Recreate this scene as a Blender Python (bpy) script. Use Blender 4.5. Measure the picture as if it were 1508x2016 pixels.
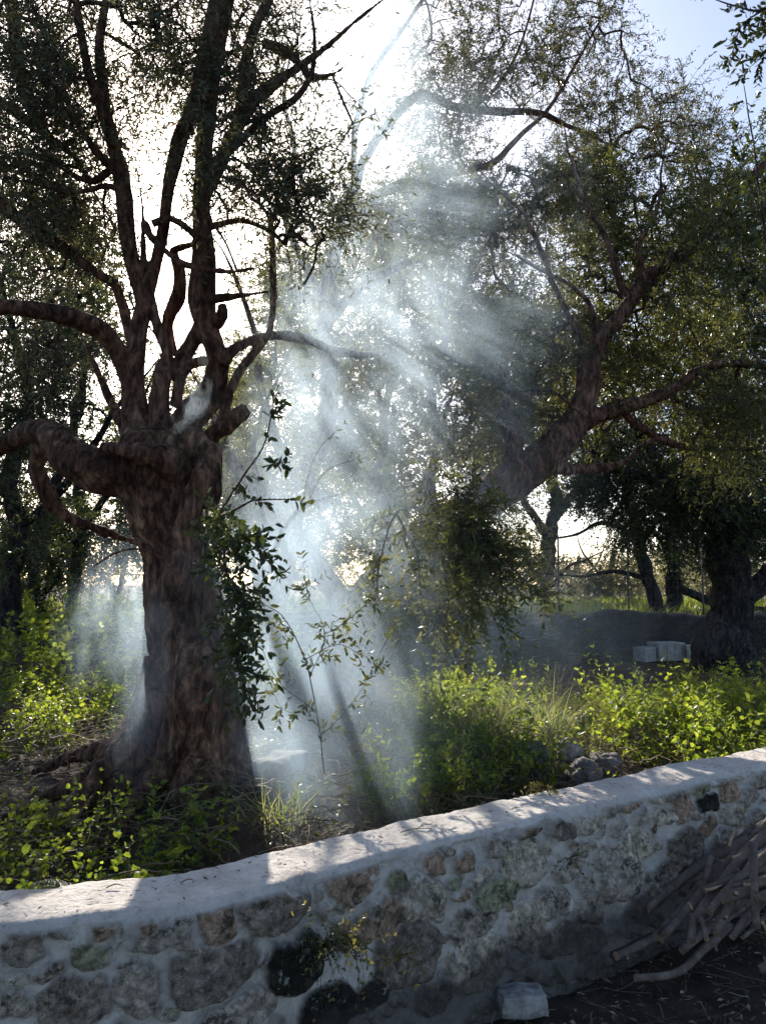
import bpy, math, numpy as np
from mathutils import Vector
R = math.radians
sc = bpy.context.scene
for o in list(bpy.data.objects): bpy.data.objects.remove(o)
rng = np.random.default_rng(7)

# ------------------------------------------------------------------ camera
F = 1523.0; PITCH = R(5.33); CAMZ = 1.6
cd = bpy.data.cameras.new('camera'); cam = bpy.data.objects.new('camera', cd)
sc.collection.objects.link(cam); sc.camera = cam
cam.location = (0, 0, CAMZ); cam.rotation_euler = (R(90) + PITCH, 0, 0)
cd.sensor_fit = 'VERTICAL'; cd.sensor_height = 24.0; cd.lens = 24.0 * F / 2016.0
cd.clip_start = 0.05; cd.clip_end = 3000

# ------------------------------------------------------------------ light
SUN_PX = (285, 330)
def ray(px, py):
    x = (px - 754) / F; u = (1008 - py) / F
    return np.array([x, math.cos(PITCH) - u * math.sin(PITCH), math.sin(PITCH) + u * math.cos(PITCH)])
def P(px, py, d):
    r = ray(px, py); r = r / r[1] * d
    return np.array([r[0], r[1], r[2] + CAMZ])
def G(px, py, z=0.0):
    r = ray(px, py); k = (z - CAMZ) / r[2]; return np.array([r[0] * k, r[1] * k, z])
sd = ray(*SUN_PX); sd = sd / np.linalg.norm(sd)
SUN_EL = math.asin(sd[2]); SUN_AZ = math.atan2(sd[0], sd[1])     # clockwise from +Y
w = bpy.data.worlds.new('World'); sc.world = w; w.use_nodes = True
nt = w.node_tree; bgn = nt.nodes['Background']
sk = nt.nodes.new('ShaderNodeTexSky'); sk.sky_type = 'NISHITA'; sk.sun_disc = False
sk.sun_elevation = SUN_EL; sk.sun_rotation = SUN_AZ
sk.air_density = 0.8; sk.dust_density = 1.6; sk.ozone_density = 1.0
nt.links.new(sk.outputs[0], bgn.inputs[0]); bgn.inputs[1].default_value = 0.115
sl = bpy.data.lights.new('sun', 'SUN'); sl.energy = 5.0; sl.angle = R(0.5); sl.color = (1.0, 0.93, 0.82)
so = bpy.data.objects.new('sun', sl); sc.collection.objects.link(so)
so.rotation_euler = Vector((-sd[0], -sd[1], -sd[2])).to_track_quat('-Z', 'Y').to_euler()
so.location = (0, 0, 30)
vs = sc.view_settings; vs.view_transform = 'Standard'; vs.look = 'None'; vs.gamma = 1.0
vs.exposure = 1.15; vs.use_curve_mapping = False
cy = sc.cycles
cy.max_bounces = 6; cy.diffuse_bounces = 3; cy.glossy_bounces = 2; cy.transmission_bounces = 3
cy.volume_bounces = 1; cy.transparent_max_bounces = 8; cy.volume_step_rate = 1.0; cy.volume_max_steps = 96
cy.use_denoising = True; cy.sample_clamp_indirect = 6.0; cy.sample_clamp_direct = 0.0
cy.caustics_reflective = False; cy.caustics_refractive = False

# ------------------------------------------------------------------ noise
def _h(ix, iy, iz, seed):
    n = (ix.astype(np.int64) * 374761393 + iy.astype(np.int64) * 668265263 + iz.astype(np.int64) * 2147483647 + seed * 974634777) & 0xffffffff
    n = ((n ^ (n >> 13)) * 1274126177) & 0xffffffff
    n = (n ^ (n >> 16)) & 0xffffffff
    n = (n * 2246822519) & 0xffffffff
    n = n ^ (n >> 15)
    return (n & 0xffffff) / float(0xffffff)
def vnoise(p, seed=0):
    p = np.asarray(p, float); i = np.floor(p); f = p - i; f = f * f * (3 - 2 * f)
    x, y, z = i[..., 0], i[..., 1], i[..., 2]; r = 0
    for dx in (0, 1):
        wx = f[..., 0] if dx else 1 - f[..., 0]
        for dy in (0, 1):
            wy = f[..., 1] if dy else 1 - f[..., 1]
            for dz in (0, 1):
                wz = f[..., 2] if dz else 1 - f[..., 2]
                r = r + wx * wy * wz * _h(x + dx, y + dy, z + dz, seed)
    return r * 2 - 1
def fbm(p, o=4, seed=0):
    p = np.asarray(p, float); s = 0; a = 1.0; t = 0
    for k in range(o):
        s = s + a * vnoise(p * 2 ** k, seed + k * 17); t += a; a *= 0.5
    return s / t
def sstep(a, b, x):
    t = np.clip((x - a) / (b - a), 0, 1); return t * t * (3 - 2 * t)
def unit(v):
    return v / np.maximum(np.linalg.norm(v, axis=-1, keepdims=True), 1e-9)

# ------------------------------------------------------------------ object helpers
def tag(o, label=None, cat=None, group=None, kind=None):
    if label: o['label'] = label
    if cat: o['category'] = cat
    if group: o['group'] = group
    if kind: o['kind'] = kind
    return o
def empty(name, loc, label, cat, group=None):
    o = bpy.data.objects.new(name, None); sc.collection.objects.link(o)
    o.location = [float(c) for c in loc]; o.empty_display_size = 0.1
    return tag(o, label, cat, group)
class MB:
    """collects arrays of verts / faces (uniform n-gon size per chunk)"""
    def __init__(s): s.v = []; s.f = []; s.m = []; s.sm = []; s.n = 0
    def add(s, v, f, mat=0, smooth=True):
        v = np.asarray(v, float).reshape(-1, 3); f = np.asarray(f, np.int64)
        s.v.append(v); s.f.append(f + s.n); s.m.append(np.full(len(f), mat)); s.sm.append(np.full(len(f), smooth)); s.n += len(v)
    def mesh(s, name):
        V = np.concatenate(s.v); me = bpy.data.meshes.new(name)
        me.vertices.add(len(V)); me.vertices.foreach_set('co', V.astype(np.float32).ravel())
        tot = np.concatenate([np.full(len(f), f.shape[1]) for f in s.f]); L = np.concatenate([f.ravel() for f in s.f])
        me.loops.add(len(L)); me.loops.foreach_set('vertex_index', L.astype(np.int32))
        me.polygons.add(len(tot)); st = np.concatenate([[0], np.cumsum(tot)[:-1]])
        me.polygons.foreach_set('loop_start', st.astype(np.int32)); me.polygons.foreach_set('loop_total', tot.astype(np.int32))
        me.polygons.foreach_set('material_index', np.concatenate(s.m).astype(np.int32))
        me.polygons.foreach_set('use_smooth', np.concatenate(s.sm))
        me.update(calc_edges=True); me.validate(); return me
    def build(s, name, mats, parent=None, loc=None):
        me = s.mesh(name); o = bpy.data.objects.new(name, me); sc.collection.objects.link(o)
        for m in (mats if isinstance(mats, (list, tuple)) else [mats]): me.materials.append(m)
        org = None
        if parent is not None: org = np.array(parent.location[:])
        elif loc is not None: org = np.array([float(c) for c in loc])
        if org is not None:
            co = np.empty(len(me.vertices) * 3, np.float32); me.vertices.foreach_get('co', co)
            co = (co.reshape(-1, 3) - org).astype(np.float32); me.vertices.foreach_set('co', co.ravel()); me.update()
        if parent is not None: o.parent = parent
        elif org is not None: o.location = org
        return o
def tubes(mb, Pts, Rad, sides=6, mat=0, cap=False, capmat=None):
    """Pts [N,K,3], Rad [N,K]"""
    Pts = np.asarray(Pts, float); Rad = np.asarray(Rad, float); N, K, _ = Pts.shape
    T = np.gradient(Pts, axis=1); T = unit(T)
    ref = np.where(np.abs(T[:, :1, 2:3]) > 0.9, np.array([1.0, 0, 0]), np.array([0, 0, 1.0]))
    A = np.empty_like(T); a = unit(np.cross(T[:, 0], ref[:, 0])); A[:, 0] = a
    for k in range(1, K):
        a = a - (a * T[:, k]).sum(-1, keepdims=True) * T[:, k]; a = unit(a); A[:, k] = a
    B = np.cross(T, A); th = np.arange(sides) * 2 * math.pi / sides
    V = Pts[:, :, None] + Rad[:, :, None, None] * (A[:, :, None] * np.cos(th)[:, None] + B[:, :, None] * np.sin(th)[:, None])
    idx = np.arange(N * K * sides).reshape(N, K, sides); nx = np.roll(idx, -1, axis=2)
    f = np.stack([idx[:, :-1], nx[:, :-1], nx[:, 1:], idx[:, 1:]], -1).reshape(-1, 4)
    base = mb.n; mb.add(V, f, mat)
    if cap:
        cm = mat if capmat is None else capmat
        ce = Pts[:, [0, -1]] ; mb.add(ce, np.zeros((0, 3), int), cm)
        cb = mb.n - 2 * N
        fs = []
        for i in range(N):
            for e, k in ((0, 0), (1, K - 1)):
                r = idx[i, k] + base; r2 = np.roll(r, -1); c = np.full(sides, cb + 2 * i + e)
                fs.append(np.stack([c, r2, r] if e == 0 else [c, r, r2], -1))
        f = np.concatenate(fs); mb.f.append(f); mb.v.append(np.zeros((0, 3))); mb.m.append(np.full(len(f), cm)); mb.sm.append(np.full(len(f), False))
def resample(pts, rad, step=None, K=None):
    """Catmull-Rom through control points"""
    pts = np.asarray(pts, float); rad = np.asarray(rad, float); n = len(pts)
    if n == 2:
        m = (pts[0] + pts[1]) / 2; pts = np.array([pts[0], m, pts[1]]); rad = np.array([rad[0], (rad[0] + rad[1]) / 2, rad[1]]); n = 3
    q = np.vstack([2 * pts[0] - pts[1], pts, 2 * pts[-1] - pts[-2]]); qr = np.concatenate([[rad[0]], rad, [rad[-1]]])
    out = []; ro = []
    for i in range(n - 1):
        a, b, c, d = q[i:i + 4]; ra, rb, rc, rd = qr[i:i + 4]
        m = 10
        for t in np.arange(m) / m:
            out.append(0.5 * (2 * b + (c - a) * t + (2 * a - 5 * b + 4 * c - d) * t * t + (3 * b - a - 3 * c + d) * t ** 3))
            ro.append(rb + (rc - rb) * (t * t * (3 - 2 * t)))
    out.append(pts[-1]); ro.append(rad[-1]); out = np.array(out); ro = np.array(ro)
    s = np.concatenate([[0], np.cumsum(np.linalg.norm(np.diff(out, axis=0), axis=1))])
    if K is None: K = max(3, int(s[-1] / step) + 1)
    u = np.linspace(0, s[-1], K)
    return np.stack([np.interp(u, s, out[:, k]) for k in range(3)], -1), np.interp(u, s, ro)

def leaves(mb, base, d, nrm, L, W, kind='thin', mat=0):
    """base,d,nrm [N,3], L,W [N]; folded leaf blades"""
    base = base.reshape(-1, 3); d = unit(d.reshape(-1, 3)); nrm = nrm.reshape(-1, 3)
    s = unit(np.cross(d, nrm)); n = np.cross(s, d); L = np.broadcast_to(L, len(base)).reshape(-1, 1); W = np.broadcast_to(W, len(base)).reshape(-1, 1)
    N = len(base)
    if kind == 'thin':
        v = np.stack([base, base + d * L * .45 + s * W * .5 + n * W * .18, base + d * L - n * L * .06, base + d * L * .45 - s * W * .5 + n * W * .18], 1)
        f = np.array([[0, 1, 2], [0, 2, 3]])
    else:
        v = np.stack([base, base + d * L * .28 + s * W * .42 + n * W * .12, base + d * L * .68 + s * W * .42 + n * W * .10,
                      base + d * L - n * L * .1, base + d * L * .68 - s * W * .42 + n * W * .10, base + d * L * .28 - s * W * .42 + n * W * .12,
                      base + d * L * .5], 1)
        f = np.array([[0, 1, 6], [1, 2, 6], [2, 3, 6], [3, 4, 6], [4, 5, 6], [5, 0, 6]])
    F_ = (f[None] + (np.arange(N) * v.shape[1])[:, None, None]).reshape(-1, 3)
    mb.add(v, F_, mat, smooth=False)

def sprays(lf, tw, A, D, n, L, ll, lw, droop=0.25, kind='thin', r=0.0022, keep=1.0, sides=3, whorl=False, wig=0.12, tmat=0, lmat=0):
    """twigs (arrays of anchors A and directions D) with n leaf pairs each"""
    N = len(A); D = unit(D); L = L * rng.uniform(.6, 1.35, N)
    side = unit(np.cross(D, rng.normal(size=(N, 3)))); K = 6
    t = np.linspace(0, 1, K)
    bend = unit(rng.normal(size=(N, 3))) * wig + np.array([0, 0, -droop])
    C = A[:, None] + L[:, None, None] * (t[None, :, None] * D[:, None] + (t ** 2)[None, :, None] * bend[:, None])
    if tw is not None: tubes(tw, C, r * (1.15 - t)[None] * rng.uniform(.7, 1.3, (N, 1)), sides, mat=tmat)
    tt = np.linspace(0.12, 1.0, n); tt = tt[None] + rng.normal(0, .02, (N, n))
    B = A[:, None] + L[:, None, None] * (tt[..., None] * D[:, None] + (tt ** 2)[..., None] * bend[:, None])
    T = unit(D[:, None] + 2 * tt[..., None] * bend[:, None])
    up = np.cross(side, D); ang = (np.arange(n) % 2) * (math.pi / 2) + rng.uniform(0, .6, (N, n)) if not whorl else rng.uniform(0, 6.28, (N, n))
    S = np.cos(ang)[..., None] * side[:, None] + np.sin(ang)[..., None] * up[:, None]
    for sg in (1, -1):
        ld = T * rng.uniform(.35, 1.1, (N, n, 1)) + S * sg * rng.uniform(.5, 1.1, (N, n, 1)) + rng.normal(0, .18, (N, n, 3)) + np.array([0, 0, -droop * .4])
        m = rng.random((N, n)) < keep
        nn = unit(T + rng.normal(0, .45, (N, n, 3)))
        leaves(lf, B[m], ld[m], nn[m], (ll * rng.uniform(.65, 1.2, (N, n)))[m], (lw * rng.uniform(.75, 1.2, (N, n)))[m], kind, lmat)

# ------------------------------------------------------------------ materials
def mat(name):
    m = bpy.data.materials.new(name); m.use_nodes = True; t = m.node_tree
    return m, t, t.nodes['Principled BSDF'], t.nodes['Material Output']
def N_(t, typ, **kw):
    n = t.nodes.new(typ)
    for k, v in kw.items():
        if k.startswith('_'): setattr(n, k[1:], v)
        else: n.inputs[k].default_value = v
    return n
def ramp(t, src, stops):
    r = t.nodes.new('ShaderNodeValToRGB'); e = r.color_ramp.elements
    while len(e) < len(stops): e.new(0.5)
    for i, (p, c) in enumerate(stops): e[i].position = p; e[i].color = (*c, 1)
    t.links.new(src, r.inputs[0]); return r.outputs[0]
def tex(t, scale, detail=6, rough=.6, stretch=None, typ='noise', dist=0):
    tc = t.nodes.new('ShaderNodeTexCoord'); src = tc.outputs['Object']
    if stretch:
        mp = t.nodes.new('ShaderNodeMapping'); mp.inputs['Scale'].default_value = stretch; t.links.new(src, mp.inputs[0]); src = mp.outputs[0]
    if typ == 'noise':
        n = N_(t, 'ShaderNodeTexNoise', Scale=scale, Detail=detail, Roughness=rough, Distortion=dist)
    else:
        n = N_(t, 'ShaderNodeTexVoronoi', Scale=scale); n.feature = 'DISTANCE_TO_EDGE' if typ == 'crack' else 'F1'
    t.links.new(src, n.inputs['Vector']); return n.outputs[0]
def bump(t, p, h, s, d):
    b = N_(t, 'ShaderNodeBump', Strength=s, Distance=d); t.links.new(h, b.inputs['Height']); t.links.new(b.outputs[0], p.inputs['Normal']); return b
def bark(name, c1, c2, c3, scale=1.0):
    m, t, p, o = mat(name)
    tc = t.nodes.new('ShaderNodeTexCoord'); mp = t.nodes.new('ShaderNodeMapping'); mp.inputs['Scale'].default_value = (1, 1, .36); t.links.new(tc.outputs['Object'], mp.inputs[0])
    wn = N_(t, 'ShaderNodeTexNoise', Scale=3.0 * scale, Detail=2); t.links.new(tc.outputs['Object'], wn.inputs['Vector'])
    va = t.nodes.new('ShaderNodeVectorMath'); va.operation = 'MULTIPLY_ADD'; va.inputs[1].default_value = (.16, .16, .10); t.links.new(wn.outputs['Color'], va.inputs[0]); t.links.new(mp.outputs[0], va.inputs[2])
    rn = N_(t, 'ShaderNodeTexNoise', Scale=26 * scale, Detail=7, Roughness=.68); t.links.new(va.outputs[0], rn.inputs['Vector'])
    n = tex(t, 5 * scale, 7, .65, (1, 1, .5))
    a = ramp(t, n, [(.3, c1), (.5, c2), (.72, c3)])
    mm = t.nodes.new('ShaderNodeMix'); mm.data_type = 'RGBA'; mm.blend_type = 'MULTIPLY'; mm.inputs[0].default_value = 1
    t.links.new(a, mm.inputs[6]); t.links.new(ramp(t, rn.outputs[0], [(.36, (.22, .20, .19)), (.47, (.7, .68, .66)), (.53, (1.1, 1.08, 1.05)), (.64, (2.3, 2.2, 2.1))]), mm.inputs[7])
    t.links.new(mm.outputs[2], p.inputs['Base Color'])
    p.inputs['Roughness'].default_value = .9; p.inputs['Specular IOR Level'].default_value = .2
    bump(t, p, rn.outputs[0], 1.0, .05); return m
M = {}
M['bark'] = bark('olive_bark', (.038, .020, .013), (.125, .070, .047), (.25, .16, .11))
M['bark2'] = bark('far_bark', (.04, .023, .016), (.135, .072, .05), (.25, .155, .11))
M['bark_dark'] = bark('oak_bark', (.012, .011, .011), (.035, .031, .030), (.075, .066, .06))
M['twig'] = bark('twig_bark', (.07, .05, .035), (.15, .11, .085), (.25, .2, .16), 3)
m, t, p, o = mat('stick_bark'); t.links.new(ramp(t, tex(t, 14, 8, .7), [(.3, (.05, .036, .028)), (.5, (.13, .098, .078)), (.72, (.26, .21, .17))]), p.inputs['Base Color']); p.inputs['Roughness'].default_value = .85; bump(t, p, tex(t, 90, 5, .7), .7, .006); M['stickbark'] = m
m, t, p, o = mat('cut_wood'); n = tex(t, 60, 3, .5)
t.links.new(ramp(t, n, [(.3, (.22, .14, .08)), (.7, (.42, .30, .2))]), p.inputs['Base Color']); p.inputs['Roughness'].default_value = .8; M['cut'] = m
def leafmat(name, cols, trans, tf=.4, rough=.38, spec=.5):
    m, t, p, o = mat(name)
    g = t.nodes.new('ShaderNodeNewGeometry')
    c = ramp(t, g.outputs['Random Per Island'], cols); t.links.new(c, p.inputs['Base Color'])
    p.inputs['Roughness'].default_value = rough; p.inputs['Specular IOR Level'].default_value = spec
    tr = t.nodes.new('ShaderNodeBsdfTranslucent')
    c2 = ramp(t, g.outputs['Random Per Island'], trans); t.links.new(c2, tr.inputs[0])
    mx = t.nodes.new('ShaderNodeMixShader'); mx.inputs[0].default_value = tf
    t.links.new(p.outputs[0], mx.inputs[1]); t.links.new(tr.outputs[0], mx.inputs[2]); t.links.new(mx.outputs[0], o.inputs[0]); return m
M['olive'] = leafmat('olive_leaf', [(0, (.055, .068, .042)), (.5, (.085, .10, .06)), (.85, (.15, .165, .12)), (1, (.24, .18, .09))], [(0, (.06, .07, .02)), (.8, (.13, .135, .045)), (1, (.24, .17, .05))])
M['olive_far'] = leafmat('pale_olive_leaf', [(0, (.09, .11, .07)), (1, (.19, .2, .14))], [(0, (.16, .17, .06)), (1, (.28, .26, .1))], .45)
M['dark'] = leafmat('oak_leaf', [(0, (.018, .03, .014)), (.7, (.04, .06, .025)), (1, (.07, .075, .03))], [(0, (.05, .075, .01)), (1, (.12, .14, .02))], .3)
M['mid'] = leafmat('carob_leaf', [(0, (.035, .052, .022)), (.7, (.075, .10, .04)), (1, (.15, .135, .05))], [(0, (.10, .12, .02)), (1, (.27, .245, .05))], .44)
M['weed'] = leafmat('weed_leaf', [(0, (.018, .045, .012)), (1, (.045, .09, .022))], [(0, (.22, .33, .02)), (1, (.52, .56, .06))], .5, .45)
M['grass'] = leafmat('grass_blade', [(0, (.06, .10, .025)), (.6, (.11, .15, .04)), (1, (.3, .26, .13))], [(0, (.2, .28, .03)), (1, (.5, .45, .15))], .5, .45)
M['dry'] = leafmat('dry_twig', [(0, (.10, .07, .045)), (1, (.26, .2, .14))], [(0, (.1, .07, .03)), (1, (.25, .18, .08))], .15, .7, .2)
M['litter'] = leafmat('leaf_litter', [(0, (.05, .036, .026)), (.7, (.14, .11, .075)), (1, (.42, .36, .28))], [(0, (.05, .03, .01)), (1, (.2, .14, .06))], .15, .6, .3)
M['gold'] = leafmat('yellowing_leaf', [(0, (.10, .09, .03)), (1, (.22, .19, .06))], [(0, (.25, .22, .04)), (1, (.5, .42, .1))], .4)
m, t, p, o = mat('earth'); n = tex(t, 5, 10, .7)
t.links.new(ramp(t, n, [(.25, (.03, .022, .017)), (.5, (.075, .057, .043)), (.78, (.16, .13, .10))]), p.inputs['Base Color']); p.inputs['Roughness'].default_value = .95; p.inputs['Specular IOR Level'].default_value = .15
bump(t, p, tex(t, 30, 9, .75), 1.0, .03); M['earth'] = m

# ------------------------------------------------------------------ near wall line
HT = .65
WL = np.array([(-4.2, 1.0), (-2.6, 1.75)] + [tuple(G(a, b, HT)[:2]) for a, b in ((0,1825),(300,1788),(450,1762),(760,1683),(1000,1622),(1250,1563),(1508,1502))] + [(4.8, 6.1), (8, 8.6)])
wp, _ = resample(np.c_[WL, np.zeros(len(WL))], np.ones(len(WL)), step=.005); wp = wp[:, :2]
WS = np.concatenate([[0], np.cumsum(np.linalg.norm(np.diff(wp, axis=0), axis=1))])
WT = np.gradient(wp, axis=0); WT /= np.linalg.norm(WT, axis=1)[:, None]; WN = np.c_[WT[:, 1], -WT[:, 0]]   # towards the camera
WTH = .28
def wally(x): return np.interp(x, wp[:, 0], wp[:, 1])

# back wall line at about 14 m
BW = np.array([(-1.6, 11.3), (.6, 12.0), (2.5, 12.8), (4.6, 13.4), (7, 13.8), (14, 14.2)])
def bwy(x): return np.interp(x, BW[:, 0], BW[:, 1])
def gz(x, y):
    """terrain height"""
    x = np.asarray(x, float); y = np.asarray(y, float)
    p = np.stack([x, y, 0 * x], -1)
    h = fbm(p * .9, 3, 5) * .06
    back = sstep(.15, .35, y - wally(x))
    near = h * .4 - .03
    bank = .22 + .22 * sstep(.3, 2.0, y - wally(x)) - .12 * sstep(5, 12, y) * sstep(-1, 1.5, x) + h
    left = .45 * sstep(6, 13, y) * sstep(-1.4, -3.2, x)
    z = near * (1 - back) + (bank + left) * back
    up = sstep(-.15, .25, y - bwy(x)) * sstep(-2.6, -1.2, x)
    z = z + up * (1.0 - z) * 1.0
    far = sstep(14, 22, y)
    z = z * (1 - far) + (1.0 + h * 2 + .3 * sstep(30, 90, y) * -3) * far
    return z

# terrain sheet
gx = np.concatenate([np.linspace(-400, -30, 24)[:-1], np.linspace(-30, -6, 50)[:-1], np.linspace(-6, 7, 300)[:-1], np.linspace(7, 30, 50)[:-1], np.linspace(30, 400, 24)])
gy = np.concatenate([np.linspace(-60, -1, 16)[:-1], np.linspace(-1, 9, 260)[:-1], np.linspace(9, 16, 110)[:-1], np.linspace(16, 60, 60)[:-1], np.linspace(60, 1500, 30)])
X, Y = np.meshgrid(gx, gy); Z = gz(X, Y) + fbm(np.stack([X, Y, 0 * X], -1) * 6, 4, 9) * .03
idx = np.arange(X.size).reshape(X.shape)
mb = MB(); mb.add(np.stack([X, Y, Z], -1), np.stack([idx[:-1, :-1], idx[:-1, 1:], idx[1:, 1:], idx[1:, :-1]], -1).reshape(-1, 4))
tag(mb.build('ground', M['earth']), 'dark bare earth of the terraced grove', kind='structure')

# ------------------------------------------------------------------ near stone wall
S0, S1 = WS[np.searchsorted(wp[:, 0], -2.6)], WS[np.searchsorted(wp[:, 0], 5.2)]
ss = np.concatenate([np.arange(S0, S0 + 1.2, .02), np.arange(S0 + 1.2, S1 - 2.2, .0055), np.arange(S1 - 2.2, S1, .02)])
bx = np.interp(ss, WS, wp[:, 0]); by = np.interp(ss, WS, wp[:, 1]); bn = np.stack([np.interp(ss, WS, WN[:, k]) for k in (0, 1)], -1)
zf = np.arange(-.12, HT - .03, .0055)
prof = [(0, z, 0) for z in zf]                                   # (depth behind the face, height, on_top)
for a in np.linspace(0, math.pi / 2, 7)[1:]: prof.append((.03 * (1 - math.cos(a)), HT - .03 + .03 * math.sin(a), a / (math.pi / 2)))
for q in np.linspace(.045, WTH - .03, 28): prof.append((q, HT, 1))
for a in np.linspace(0, math.pi / 2, 6)[1:]: prof.append((WTH - .03 + .03 * math.sin(a), HT - .03 + .03 * math.cos(a), 1 - a / 1.571))
for z in np.linspace(HT - .05, -.05, 24): prof.append((WTH, z, 0))
prof = np.array(prof); ns, npf = len(ss), len(prof); nf = len(zf)
dep, hh, top = prof[:, 0][None], prof[:, 1][None] + 0 * ss[:, None], prof[:, 2][None] + 0 * ss[:, None]
crest = fbm(np.stack([ss * 2.3, 0 * ss, 0 * ss], -1), 4, 3) * .016
hh = hh + crest[:, None] * sstep(.3, HT, prof[:, 1])[None]
lean = (.05 * (1 - prof[:, 1] / HT) * (prof[:, 0] < .03))[None]
V0 = np.stack([bx[:, None] - bn[:, 0:1] * (dep - lean), by[:, None] - bn[:, 1:2] * (dep - lean), hh], -1)
# stones: pixel centre and half sizes as measured on the face, kind 0 grey 1 dark moss 2 brown 3 pale 4 green moss
ST = [(50,1858,54,32,1),(126,1828,26,14,0),(205,1814,34,24,2),(178,1880,52,26,4),(292,1799,20,16,2),(355,1785,33,14,0),(320,1845,60,28,0),(425,1815,35,40,2),(535,1794,72,40,1),(695,1735,56,36,2),(555,1738,26,10,2),(623,1770,9,15,0),(480,1742,54,8,3),(615,1732,22,8,0),(272,1943,50,44,0),(150,1975,80,54,1),(430,1912,90,54,1),(580,1895,58,52,5),(30,1922,38,17,3),(88,1918,36,12,0),(30,1975,45,27,3),(470,1990,80,32,0),(645,1985,62,45,5),(635,1800,18,9,0),(765,1805,26,34,2),(847,1700,24,20,2),(910,1693,17,19,2),(970,1668,24,25,0),(780,1735,24,26,4),(830,1772,48,45,3),(908,1754,17,16,2),(972,1755,50,26,4),(895,1727,20,11,4),(942,1722,24,13,3),(1030,1700,48,40,3),(1042,1641,28,14,2),(1102,1632,25,22,1),(1157,1618,28,20,3),(930,1812,52,33,0),(1035,1826,38,42,3),(1085,1778,40,30,0),(1122,1712,26,24,0),(1147,1668,26,16,3),(1195,1590,12,13,1),(1237,1577,23,18,2),(1210,1627,20,14,0),(1262,1610,18,15,0),(1290,1572,11,12,3),(1302,1606,24,20,3),(1342,1595,23,28,2),(1320,1553,20,14,0),(1373,1547,20,14,4),(1393,1580,24,20,5),(1433,1560,20,21,2),(1472,1570,20,17,0),(1492,1535,20,12,0),(1438,1605,26,22,3),(1388,1628,22,20,2),(1287,1662,11,12,0),(1248,1665,32,32,3),(1345,1665,34,30,1),(1222,1732,46,38,0),(1187,1690,20,22,0),(940,1895,62,50,3),(800,1882,66,56,1),(850,1960,40,24,1),(1100,1850,46,32,1),(1155,1785,30,30,0),(1310,1722,46,30,1),(700,1830,40,34,2),(1160,1860,30,30,1),(1180,1905,50,24,1),(730,1960,40,30,5),(1020,1890,20,14,0),(1270,1775,40,24,1),(1430,1660,34,26,0),(1485,1618,22,20,0),(1300,1500,3,3,0)]
ST += [(70,1800,14,8,0),(455,1885,10,14,0),(340,1985,26,22,3),(250,1893,18,8,0),(880,1660,16,9,0),(735,1790,14,16,3),(660,1790,14,12,0),(1000,1735,12,12,0),(1000,1780,9,12,2),(870,1850,16,12,0),(1010,1660,9,12,0),(1075,1670,14,12,3),(1180,1640,8,12,0),(1120,1660,10,10,2),(1280,1630,10,10,2),(1210,1660,10,9,3),(1370,1605,10,10,0),(1410,1530,16,8,0),(1450,1525,14,8,3),(1460,1590,12,10,2),(1180,1745,12,14,3),(1150,1735,14,14,0),(520,1890,8,14,0),(370,1868,20,12,0),(230,1845,14,10,0)]
KC = {0: (.35, .295, .245), 1: (.22, .18, .145), 2: (.35, .245, .175), 3: (.44, .375, .295), 4: (.25, .24, .155), 5: (.022, .02, .015)}
def proj(V):
    v = V - np.array([0, 0, CAMZ]); c, s = math.cos(PITCH), math.sin(PITCH)
    f = v[..., 1] * c + v[..., 2] * s; u = -v[..., 1] * s + v[..., 2] * c
    return 754 + v[..., 0] / f * F, 1008 - u / f * F, f
FX, FY, FD = proj(V0[:, :nf]); ms = ss[:, None] + 0 * FX; mz = V0[:, :nf, 2]
MASK = np.zeros((ns, npf)); COL = np.zeros((ns, npf, 3)); OFF = np.zeros((ns, npf)); GR = np.zeros((ns, npf))
pp = np.stack([ms, mz, 0 * mz], -1)
wob1 = fbm(pp * 13, 5, 21) * .034; wob2 = fbm(pp * 13, 5, 31) * .034; smear = fbm(pp * 22, 4, 33)
def stone(s0, z0, rs, rz, k, ph, pw):
    i0, i1 = np.searchsorted(ss, [s0 - rs * 1.8 - .03, s0 + rs * 1.8 + .03])
    if i1 - i0 < 3: return
    u = (ms[i0:i1] - s0 + wob1[i0:i1]); v = (mz[i0:i1] - z0 + wob2[i0:i1])
    ca, sa = math.cos(ph), math.sin(ph); a = (u * ca + v * sa) / rs; b = (-u * sa + v * ca) / rz
    d = (np.abs(a) ** pw + np.abs(b) ** pw) ** (1 / pw); sz = min(rs, rz)
    mk = sstep(1.0, 1.0 - min(.4, .010 / sz), d); sl_ = (slice(i0, i1), slice(0, nf)); sm_ = rng.uniform(.45, .75) if k in (0, 3, 2) else 1.3; mk = mk * sstep(sm_ + .12, sm_ - .02, smear[i0:i1] - .55 * sstep(.75, .2, d) + .25)
    tilt = rng.uniform(-.3, .3) * a + rng.uniform(-.25, .25) * b
    rs, rz = rs, rz; o_ = (.014 + .020 * rng.random() + .012 * tilt) * sstep(1.0, .80, d) + mk * .022 * fbm(pp[i0:i1] * 20 + k * 7.7 + s0, 4, 77)
    gr = sstep(1.3, 1.02, d) * (1 - mk)
    new = mk > MASK[sl_]
    MASK[sl_] = np.maximum(MASK[sl_], mk); OFF[sl_] = np.maximum(OFF[sl_], o_); GR[sl_] = np.maximum(GR[sl_], gr)
    c = np.array(KC[k]) * rng.uniform(.8, 1.15)
    C = COL[sl_]; C[new] = c; COL[sl_] = C
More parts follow.
